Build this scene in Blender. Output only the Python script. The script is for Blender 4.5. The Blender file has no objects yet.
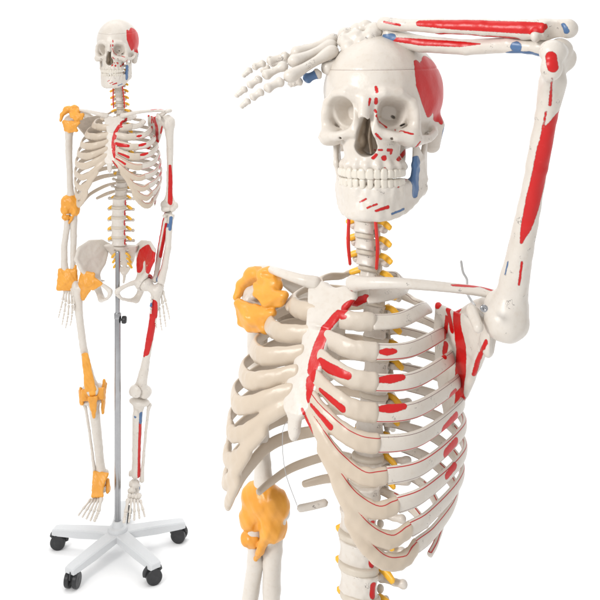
import bpy, math, random
import numpy as np
from mathutils import Vector, Matrix

# ------------------------------------------------------------------ camera, light, exposure
sc = bpy.context.scene
COL = sc.collection
CAM_Z = 1.75
FPX = 960.0            # focal length in photo pixels (600 px frame)
HOR = 25.0             # horizon row in the photo
cam_d = bpy.data.cameras.new('camera')
cam_d.sensor_width = 36.0
cam_d.lens = 36.0 * FPX / 600.0
cam_d.shift_y = -(300.0 - HOR) / 600.0
cam_d.clip_start = 0.05
cam_d.clip_end = 200
cam = bpy.data.objects.new('camera', cam_d)
COL.objects.link(cam)
cam.location = (0, 0, CAM_Z)
cam.rotation_euler = (math.radians(90), 0, 0)
sc.camera = cam

w = bpy.data.worlds.new('World')
sc.world = w
w.use_nodes = True
bg = w.node_tree.nodes['Background']
bg.inputs[0].default_value = (1.0, 1.0, 1.0, 1)
bg.inputs[1].default_value = 0.84
sc.view_settings.view_transform = 'Standard'
sc.view_settings.look = 'None'
sc.view_settings.exposure = 0.0
sc.view_settings.gamma = 1.0


def area(name, loc, target, size, power, col=(1, 1, 1)):
    d = bpy.data.lights.new(name, 'AREA')
    d.shape = 'RECTANGLE'
    d.size, d.size_y = size
    d.energy = power
    d.color = col
    o = bpy.data.objects.new(name, d)
    COL.objects.link(o)
    o.location = loc
    o.rotation_euler = (Vector(target) - Vector(loc)).to_track_quat('-Z', 'Y').to_euler()
    return o


area('key_softbox', (-2.1, -0.5, 2.9), (-0.1, 2.0, 1.2), (0.8, 0.8), 68, (1.0, 0.985, 0.965))
area('added_overhead_fill', (-0.3, 2.6, 4.2), (-0.3, 2.6, 0), (3.0, 2.6), 30)  # unseen lamp, added to lift the floor to white
area('added_backdrop_fill', (0, 4.3, 3.6), (0, 6.2, 0.8), (6.0, 0.8), 70)  # added lamp out of view, only there to brighten the backdrop to white

# ------------------------------------------------------------------ signed distance tools (millimetres)
V3 = lambda p: np.asarray(p, np.float32)


def smin(a, b, k):
    if k <= 0:
        return np.minimum(a, b)
    h = np.clip(0.5 + 0.5 * (b - a) / k, 0, 1)
    return b + (a - b) * h - k * h * (1 - h)


def smax(a, b, k):
    return -smin(-a, -b, k)


def sph(P, c, r):
    return np.linalg.norm(P - V3(c), axis=1) - r


def rot(P, c, e):
    """points expressed in a frame at c turned by euler degrees e"""
    R = np.array(Matrix.Rotation(math.radians(e[2]), 3, 'Z') @ Matrix.Rotation(math.radians(e[1]), 3, 'Y') @ Matrix.Rotation(math.radians(e[0]), 3, 'X'), np.float32)
    return (P - V3(c)) @ R


def ell(P, c, r, e=None):
    q = P - V3(c) if e is None else rot(P, c, e)
    r = V3(r)
    k0 = np.linalg.norm(q / r, axis=1)
    k1 = np.linalg.norm(q / (r * r), axis=1) + 1e-9
    return k0 * (k0 - 1) / k1


def box(P, c, hf, r=1.0, e=None):
    q = P - V3(c) if e is None else rot(P, c, e)
    q = np.abs(q) - (V3(hf) - r)
    return np.linalg.norm(np.maximum(q, 0), axis=1) + np.minimum(q.max(axis=1), 0) - r


def cone(P, a, b, ra, rb):
    a, b = V3(a), V3(b)
    ab = b - a
    h = np.clip((P - a) @ ab / max(float(ab @ ab), 1e-6), 0, 1)
    return np.linalg.norm(P - a - h[:, None] * ab, axis=1) - (ra + (rb - ra) * h)


def chain(P, pts, rad, k=0):
    if not hasattr(rad, '__len__'):
        rad = [rad] * len(pts)
    d = None
    for i in range(len(pts) - 1):
        e = cone(P, pts[i], pts[i + 1], rad[i], rad[i + 1])
        d = e if d is None else smin(d, e, k)
    return d


def tri(P, a, b, c, r):
    a, b, c = V3(a), V3(b), V3(c)
    ba, cb, ac = b - a, c - b, a - c
    n = np.cross(ba, ac)
    pa, pb, pc = P - a, P - b, P - c
    s = np.sign(pa @ np.cross(ba, n)) + np.sign(pb @ np.cross(cb, n)) + np.sign(pc @ np.cross(ac, n))

    def seg(e, p):
        t = np.clip(p @ e / float(e @ e), 0, 1)
        v = t[:, None] * e - p
        return (v * v).sum(1)
    d1 = np.minimum(np.minimum(seg(ba, pa), seg(cb, pb)), seg(ac, pc))
    d2 = (pa @ n) ** 2 / float(n @ n)
    return np.sqrt(np.where(s < 2, d1, d2)) - r


def plate(P, pts, tris, r, k=3):
    d = None
    for t in tris:
        rr = r if not hasattr(r, '__len__') else sum(r[i] for i in t) / 3
        e = tri(P, pts[t[0]], pts[t[1]], pts[t[2]], rr)
        d = e if d is None else smin(d, e, k)
    return d


def lump(P, amp, s, ph=0.0):
    """gentle bone unevenness"""
    x, y, z = P[:, 0] / s, P[:, 1] / s, P[:, 2] / s
    return amp * (np.sin(x * 2.1 + 1.3 * y + ph) * np.sin(y * 1.7 - z + ph * 2) + 0.6 * np.sin(z * 2.9 + x * 1.1 + ph) * np.sin(x * 3.1 + y * 2.3))


def nets(F, lo, h):
    S = F < 0
    c = S[:-1, :-1, :-1].astype(np.int8)
    cs = np.zeros_like(c)
    for i in (0, 1):
        for j in (0, 1):
            for k in (0, 1):
                cs += S[i:F.shape[0] - 1 + i, j:F.shape[1] - 1 + j, k:F.shape[2] - 1 + k]
    act = (cs > 0) & (cs < 8)
    I = np.argwhere(act)
    idx = np.full(act.shape, -1, np.int32)
    idx[act] = np.arange(len(I))
    pos = np.zeros((len(I), 3), np.float64)
    cnt = np.zeros(len(I))
    cor = [(i, j, k) for i in (0, 1) for j in (0, 1) for k in (0, 1)]
    for a in cor:
        for ax in range(3):
            if a[ax]:
                continue
            b = list(a)
            b[ax] = 1
            fa = F[I[:, 0] + a[0], I[:, 1] + a[1], I[:, 2] + a[2]]
            fb = F[I[:, 0] + b[0], I[:, 1] + b[1], I[:, 2] + b[2]]
            m = (fa < 0) != (fb < 0)
            t = (fa / np.where(m, fa - fb, 1))[m]
            p = np.tile(np.array(a, float), (m.sum(), 1))
            p[:, ax] = t
            pos[m] += p
            cnt[m] += 1
    V = lo + (I + pos / np.maximum(cnt, 1)[:, None]) * h
    faces = []
    for ax in range(3):
        o1, o2 = (ax + 1) % 3, (ax + 2) % 3
        sl0 = [slice(None)] * 3
        sl1 = [slice(None)] * 3
        sl0[ax] = slice(0, -1)
        sl1[ax] = slice(1, None)
        d = S[tuple(sl0)] != S[tuple(sl1)]
        E = np.argwhere(d)
        E = E[(E[:, o1] > 0) & (E[:, o2] > 0) & (E[:, o1] < F.shape[o1] - 1) & (E[:, o2] < F.shape[o2] - 1)]
        ins = S[E[:, 0], E[:, 1], E[:, 2]]
        q = []
        for (u, v) in ((1, 1), (0, 1), (0, 0), (1, 0)):
            G = E.copy()
            G[:, o1] -= u
            G[:, o2] -= v
            q.append(idx[G[:, 0], G[:, 1], G[:, 2]])
        q = np.stack(q, 1)
        q[~ins] = q[~ins][:, ::-1]
        faces.append(q)
    faces = np.concatenate(faces)
    faces = faces[(faces >= 0).all(1)]
    return V, faces


def sdfmesh(f, lo, hi, h, slack=1.9):
    lo, hi = np.array(lo, float), np.array(hi, float)
    B = 4
    n = np.ceil((hi - lo) / (B * h)).astype(int) + 1
    g = np.stack(np.meshgrid(*[np.arange(k) for k in n], indexing='ij'), -1).reshape(-1, 3)
    fc = f((lo + (g + 0.5) * B * h - 0.5 * h).astype(np.float32))
    actm = np.abs(fc) < B * h * 0.87 * slack
    blk = np.where(fc < 0, -9.0, 9.0).astype(np.float32)
    Fb = np.repeat(blk[:, None], B ** 3, 1)
    loc = np.stack(np.meshgrid(*[np.arange(B)] * 3, indexing='ij'), -1).reshape(-1, 3)
    ga = g[actm]
    out = []
    for s in range(0, len(ga), 6000):
        p = (ga[s:s + 6000, None, :] * B + loc[None]).reshape(-1, 3)
        out.append(f((lo + p * h).astype(np.float32)).reshape(-1, B ** 3))
    if out:
        Fb[actm] = np.concatenate(out)
    F = Fb.reshape(n[0], n[1], n[2], B, B, B).transpose(0, 3, 1, 4, 2, 5).reshape(n[0] * B, n[1] * B, n[2] * B)
    return nets(F, lo, h)


def relax(V, F, n):
    """even out creases"""
    V = V.copy()
    e = np.concatenate([F[:, [i, (i + 1) % 4]] for i in range(4)])
    cnt = np.bincount(e.ravel(), minlength=len(V)).astype(float)
    for _ in range(n):
        A = np.stack([np.bincount(e[:, 0], V[e[:, 1], k], len(V)) + np.bincount(e[:, 1], V[e[:, 0], k], len(V)) for k in range(3)], 1)
        V = V * .4 + .6 * A / cnt[:, None]
    return V, F


# ------------------------------------------------------------------ sweeps
def spline(pts, n):
    P = np.array(pts, float)
    P = np.vstack([2 * P[0] - P[1], P, 2 * P[-1] - P[-2]])
    m = len(P) - 3
    t = np.linspace(0, m - 1e-9, n * 8)
    i = t.astype(int)
    u = (t - i)[:, None]
    a, b, c, d = P[i], P[i + 1], P[i + 2], P[i + 3]
    Q = 0.5 * ((2 * b) + (c - a) * u + (2 * a - 5 * b + 4 * c - d) * u * u + (3 * b - a - 3 * c + d) * u ** 3)
    L = np.concatenate([[0], np.cumsum(np.linalg.norm(np.diff(Q, axis=0), axis=1))])
    s = np.linspace(0, L[-1], n)
    return np.stack([np.interp(s, L, Q[:, k]) for k in range(3)], 1)


def sweep(pts, wid, hei, n=60, seg=16, up=(0, 0, 1), raw=False, power=2.0):
    """tube of elliptical section; wid across, hei along up. profiles are lists over the length. returns V, F, per-vertex (s, height coordinate in mm)"""
    C = np.array(pts, float) if raw else spline(pts, n)
    n = len(C)
    T = np.gradient(C, axis=0)
    T /= np.linalg.norm(T, axis=1)[:, None]
    U = np.array(up, float)
    U = np.tile(U, (n, 1)) if U.ndim == 1 else U
    N = np.cross(U, T)
    N /= np.linalg.norm(N, axis=1)[:, None] + 1e-9
    Bv = np.cross(T, N)
    s = np.linspace(0, 1, n)
    W = np.interp(s, np.linspace(0, 1, len(wid)), wid) if hasattr(wid, '__len__') else np.full(n, wid)
    H = np.interp(s, np.linspace(0, 1, len(hei)), hei) if hasattr(hei, '__len__') else np.full(n, hei)
    L = np.concatenate([[0], np.cumsum(np.linalg.norm(np.diff(C, axis=0), axis=1))])
    e = np.minimum(L, L[-1] - L) / np.maximum(np.minimum(W, H), 0.1)
    cap = np.sqrt(np.clip(1 - (1 - np.clip(e, 0, 1)) ** 2, 0.03, 1))
    a = np.linspace(0, 2 * math.pi, seg, endpoint=False)
    ca, sa = np.cos(a), np.sin(a)
    ca = np.sign(ca) * np.abs(ca) ** (2 / power)
    sa = np.sign(sa) * np.abs(sa) ** (2 / power)
    V = C[:, None] + (W * cap)[:, None, None] * ca[None, :, None] * N[:, None] + (H * cap)[:, None, None] * sa[None, :, None] * Bv[:, None]
    V = V.reshape(-1, 3)
    S = np.repeat(s, seg)
    HC = ((H * cap)[:, None] * sa[None]).ravel()
    OUT = np.tile(ca, n)
    F = []
    for i in range(n - 1):
        for j in range(seg):
            k = (j + 1) % seg
            F.append((i * seg + j, i * seg + k, (i + 1) * seg + k, (i + 1) * seg + j))
    V = np.vstack([V, C[0], C[-1]])
    S = np.append(S, [0, 1])
    HC = np.append(HC, [0, 0])
    OUT = np.append(OUT, [0, 0])
    for j in range(seg):
        k = (j + 1) % seg
        F.append((n * seg, k, j))
        F.append((n * seg + 1, (n - 1) * seg + j, (n - 1) * seg + k))
    return V, F, (S, HC, OUT)


def mirror(V, F):
    V = np.array(V, float).copy()
    V[:, 0] *= -1
    if isinstance(F, np.ndarray):
        return V, F[:, ::-1].copy()
    return V, [tuple(reversed(f)) for f in F]


def join(items):
    Vs, Fs, o = [], [], 0
    for V, F in items:
        Vs.append(np.asarray(V))
        Fs += [tuple(int(i) + o for i in f) for f in F]
        o += len(V)
    return np.vstack(Vs), Fs


# ------------------------------------------------------------------ materials
def nodes_for(name):
    m = bpy.data.materials.new(name)
    m.use_nodes = True
    nt = m.node_tree
    return m, nt, nt.nodes['Principled BSDF']


def mth(nt, op, a, b=None, clamp=False):
    n = nt.nodes.new('ShaderNodeMath')
    n.operation = op
    n.use_clamp = clamp
    for i, v in enumerate((a, b)):
        if v is None:
            continue
        if isinstance(v, (int, float)):
            n.inputs[i].default_value = v
        else:
            nt.links.new(v, n.inputs[i])
    return n.outputs[0]


def mixc(nt, fac, a, b):
    n = nt.nodes.new('ShaderNodeMix')
    n.data_type = 'RGBA'
    for sock, v in ((0, fac), (6, a), (7, b)):
        if isinstance(v, (int, float)):
            n.inputs[sock].default_value = v
        elif isinstance(v, tuple):
            n.inputs[sock].default_value = (*v, 1)
        else:
            nt.links.new(v, n.inputs[sock])
    return n.outputs[2]


def bone_material():
    m, nt, bs = nodes_for('painted_bone_plastic')
    tc = nt.nodes.new('ShaderNodeTexCoord').outputs['Object']

    def noise(scale, det=3, rough=.55):
        n = nt.nodes.new('ShaderNodeTexNoise')
        n.inputs['Scale'].default_value = scale
        n.inputs['Detail'].default_value = det
        n.inputs['Roughness'].default_value = rough
        nt.links.new(tc, n.inputs['Vector'])
        return n.outputs['Fac']

    def attr(nm):
        n = nt.nodes.new('ShaderNodeAttribute')
        n.attribute_name = nm
        return n.outputs['Fac']
    n1 = noise(28, 4)
    n2 = noise(170, 3)
    base = mixc(nt, mth(nt, 'MULTIPLY', n1, 1.0, True), (0.58, 0.525, 0.46), (0.66, 0.62, 0.57))
    grain = mth(nt, 'MULTIPLY', mth(nt, 'SUBTRACT', n2, 0.52, True), 1.1, True)
    base = mixc(nt, grain, base, (0.50, 0.41, 0.32))
    tan = mixc(nt, n1, (0.50, 0.405, 0.305), (0.57, 0.485, 0.39))
    base = mixc(nt, attr('tan'), base, tan)
    # printed reference marks: short thin ink curves and dots on the numbered side
    q = noise(260, 1)
    g = noise(75, 1)
    lines = mth(nt, 'LESS_THAN', mth(nt, 'ABSOLUTE', mth(nt, 'SUBTRACT', q, 0.5)), 0.022)
    gate = mth(nt, 'GREATER_THAN', g, 0.665)
    ink = mth(nt, 'MULTIPLY', mth(nt, 'MULTIPLY', lines, gate), attr('ink'), True)
    base = mixc(nt, mth(nt, 'MULTIPLY', ink, 0.75), base, (0.09, 0.08, 0.08))
    # long pencil and red guide lines
    for nm, col, wd in (('line', (0.12, 0.05, 0.05), 0.38), ('redline', (0.42, 0.02, 0.02), 0.75)):
        a = mth(nt, 'ABSOLUTE', mth(nt, 'SUBTRACT', attr(nm), 10.0))
        f = mth(nt, 'SUBTRACT', 1.0, mth(nt, 'DIVIDE', a, wd), True)
        f = mth(nt, 'MULTIPLY', f, 1.6, True)
        base = mixc(nt, f, base, col)
    rag = mth(nt, 'MULTIPLY', mth(nt, 'SUBTRACT', noise(330, 2), 0.5), 1.6)
    for nm, c1, c2, edge in (('red', (0.46, 0.002, 0.003), (0.56, 0.006, 0.005), (0.16, 0.02, 0.02)),
                             ('blue', (0.055, 0.125, 0.26), (0.09, 0.17, 0.33), (0.03, 0.04, 0.08)),
                             ('orange', (0.74, 0.30, 0.025), (0.86, 0.42, 0.06), None),
                             ('pink', (0.62, 0.10, 0.08), (0.74, 0.2, 0.15), None)):
        a = mth(nt, 'ADD', attr(nm), rag)
        f = mth(nt, 'MULTIPLY', mth(nt, 'SUBTRACT', a, 10.0), 2.5, True)
        wear = mth(nt, 'MULTIPLY', mth(nt, 'SUBTRACT', noise(120, 5, .7), 0.60, True), 3.0, True)
        pc = mixc(nt, mth(nt, 'MULTIPLY', wear, 0.5), mixc(nt, n1, c1, c2), tuple(min(1, v * 1.25 + .06) for v in c2))
        base = mixc(nt, f, base, pc)
        if edge:
            o = mth(nt, 'SUBTRACT', 1.0, mth(nt, 'DIVIDE', mth(nt, 'ABSOLUTE', mth(nt, 'SUBTRACT', a, 10.1)), 0.42), True)
            base = mixc(nt, mth(nt, 'MULTIPLY', o, 0.6, True), base, edge)
    nt.links.new(base, bs.inputs['Base Color'])
    bs.inputs['Roughness'].default_value = 0.34
    bs.inputs['IOR'].default_value = 1.46
    bmp = nt.nodes.new('ShaderNodeBump')
    bmp.inputs['Strength'].default_value = 0.22
    bmp.inputs['Distance'].default_value = 0.0012
    nt.links.new(mth(nt, 'ADD', n2, mth(nt, 'MULTIPLY', n1, 2.0)), bmp.inputs['Height'])
    nt.links.new(bmp.outputs[0], bs.inputs['Normal'])
    return m


def simple(name, c1, c2, rough=0.4, metal=0.0, scale=60, bump=0.15, dist=0.001):
    m, nt, bs = nodes_for(name)
    tc = nt.nodes.new('ShaderNodeTexCoord').outputs['Object']
    n = nt.nodes.new('ShaderNodeTexNoise')
    n.inputs['Scale'].default_value = scale
    n.inputs['Detail'].default_value = 4
    nt.links.new(tc, n.inputs['Vector'])
    nt.links.new(mixc(nt, n.outputs['Fac'], c1, c2), bs.inputs['Base Color'])
    bs.inputs['Roughness'].default_value = rough
    bs.inputs['Metallic'].default_value = metal
    b = nt.nodes.new('ShaderNodeBump')
    b.inputs['Strength'].default_value = bump
    b.inputs['Distance'].default_value = dist
    nt.links.new(n.outputs['Fac'], b.inputs['Height'])
    nt.links.new(b.outputs[0], bs.inputs['Normal'])
    return m


M_BONE = bone_material()
M_TOOTH = simple('tooth_enamel_plastic', (0.60, 0.545, 0.465), (0.67, 0.63, 0.56), 0.3, scale=90)
M_LIG = simple('orange_ligament_rubber', (0.62, 0.24, 0.015), (0.84, 0.40, 0.06), 0.36, scale=36, bump=0.45, dist=0.003)
M_NERVE = simple('yellow_nerve_rubber', (0.80, 0.40, 0.015), (0.86, 0.50, 0.05), 0.4)
M_ART = simple('red_artery_rubber', (0.60, 0.012, 0.012), (0.70, 0.03, 0.02), 0.35)
M_DISC = simple('beige_disc_rubber', (0.50, 0.44, 0.36), (0.60, 0.54, 0.46), 0.5)
M_CHROME = simple('chromed_steel', (0.34, 0.34, 0.35), (0.42, 0.42, 0.43), 0.2, 1.0, bump=0.02)
M_WHITE = simple('white_powder_coat', (0.56, 0.57, 0.58), (0.61, 0.62, 0.63), 0.4, scale=200, bump=0.1)
M_BLACK = simple('black_moulded_plastic', (0.012, 0.012, 0.013), (0.02, 0.02, 0.022), 0.38)
M_GREY = simple('grey_caster_fork_plastic', (0.03, 0.03, 0.032), (0.05, 0.05, 0.052), 0.45)
M_WIRE = simple('nylon_wire', (0.42, 0.42, 0.42), (0.55, 0.55, 0.55), 0.3)


# ------------------------------------------------------------------ object helpers
def mesh_data(name, V, F, mat, attrs=None, scale=0.001, smooth=True):
    me = bpy.data.meshes.new(name)
    V = np.asarray(V, float) * scale
    if isinstance(F, np.ndarray) and F.ndim == 2:
        n = len(F)
        me.vertices.add(len(V))
        me.vertices.foreach_set('co', V.astype(np.float32).ravel())
        me.loops.add(n * F.shape[1])
        me.loops.foreach_set('vertex_index', F.astype(np.int32).ravel())
        me.polygons.add(n)
        me.polygons.foreach_set('loop_start', np.arange(0, n * F.shape[1], F.shape[1], dtype=np.int32))
        me.update(calc_edges=True)
    else:
        me.from_pydata(V.tolist(), [], [tuple(int(i) for i in f) for f in F])
    me.validate()
    if smooth:
        me.polygons.foreach_set('use_smooth', np.ones(len(me.polygons), bool))
    for k, v in (attrs or {}).items():
        a = me.attributes.new(k, 'FLOAT', 'POINT')
        a.data.foreach_set('value', np.asarray(v, np.float32))
    me.materials.append(mat)
    return me


def link(name, me, parent=None, mat4=None):
    o = bpy.data.objects.new(name, me)
    COL.objects.link(o)
    if parent is not None:
        o.parent = parent
    if mat4 is not None:
        o.matrix_local = mat4
    return o


def empty(name, loc, rz=0.0):
    o = bpy.data.objects.new(name, None)
    COL.objects.link(o)
    o.location = loc
    o.rotation_euler = (0, 0, rz)
    o.empty_display_size = 0.05
    return o


def paint(V, strokes, pad=0.0):
    """signed distance (mm, +10) to painted patches; a stroke is (points, radius or radii)"""
    P = np.asarray(V, np.float32)
    d = np.full(len(P), 1e3, np.float32)
    for s in strokes:
        if s[0] == 'poly':                       # ('poly', axes, outline points, side test)
            _, ax, poly, side = s
            e = polyd(P[:, ax], np.array(poly, np.float32))
            if side is not None:
                e = np.maximum(e, side(P))
        elif len(s[0]) == 1:
            e = sph(P, s[0][0], s[1])
        else:
            e = chain(P, s[0], s[1])
        d = np.minimum(d, e)
    return np.clip(10 - d, 0, 20)


def polyd(p, v):
    """2D polygon signed distance"""
    d = np.full(len(p), 1e9, np.float32)
    s = np.ones(len(p), np.float32)
    n = len(v)
    for i in range(n):
        a, b = v[i], v[i - 1]
        e = b - a
        q = p - a
        t = np.clip(q @ e / float(e @ e), 0, 1)
        r = q - t[:, None] * e
        d = np.minimum(d, (r * r).sum(1))
        c1 = p[:, 1] >= a[1]
        c2 = p[:, 1] < b[1]
        c3 = e[0] * q[:, 1] > e[1] * q[:, 0]
        fl = (c1 & c2 & c3) | (~c1 & ~c2 & ~c3)
        s[fl] *= -1
    return s * np.sqrt(d)


def limb(a, b, L, side, body=1.0):
    """matrix that puts local origin at a (mm) and local (0,0,-L) at b, local +x towards side"""
    a, b, side = Vector(a), Vector(b), Vector(side)
    z = (a - b)
    s = z.length / L
    z.normalize()
    y = z.cross(side).normalized()
    x = y.cross(z).normalized()
    R = Matrix((x, y, z)).transposed()
    return Matrix.Translation(a * 0.001) @ R.to_4x4() @ Matrix.Scale(s, 4)


FLIP = Matrix.Scale(-1, 4, (1, 0, 0))
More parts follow.
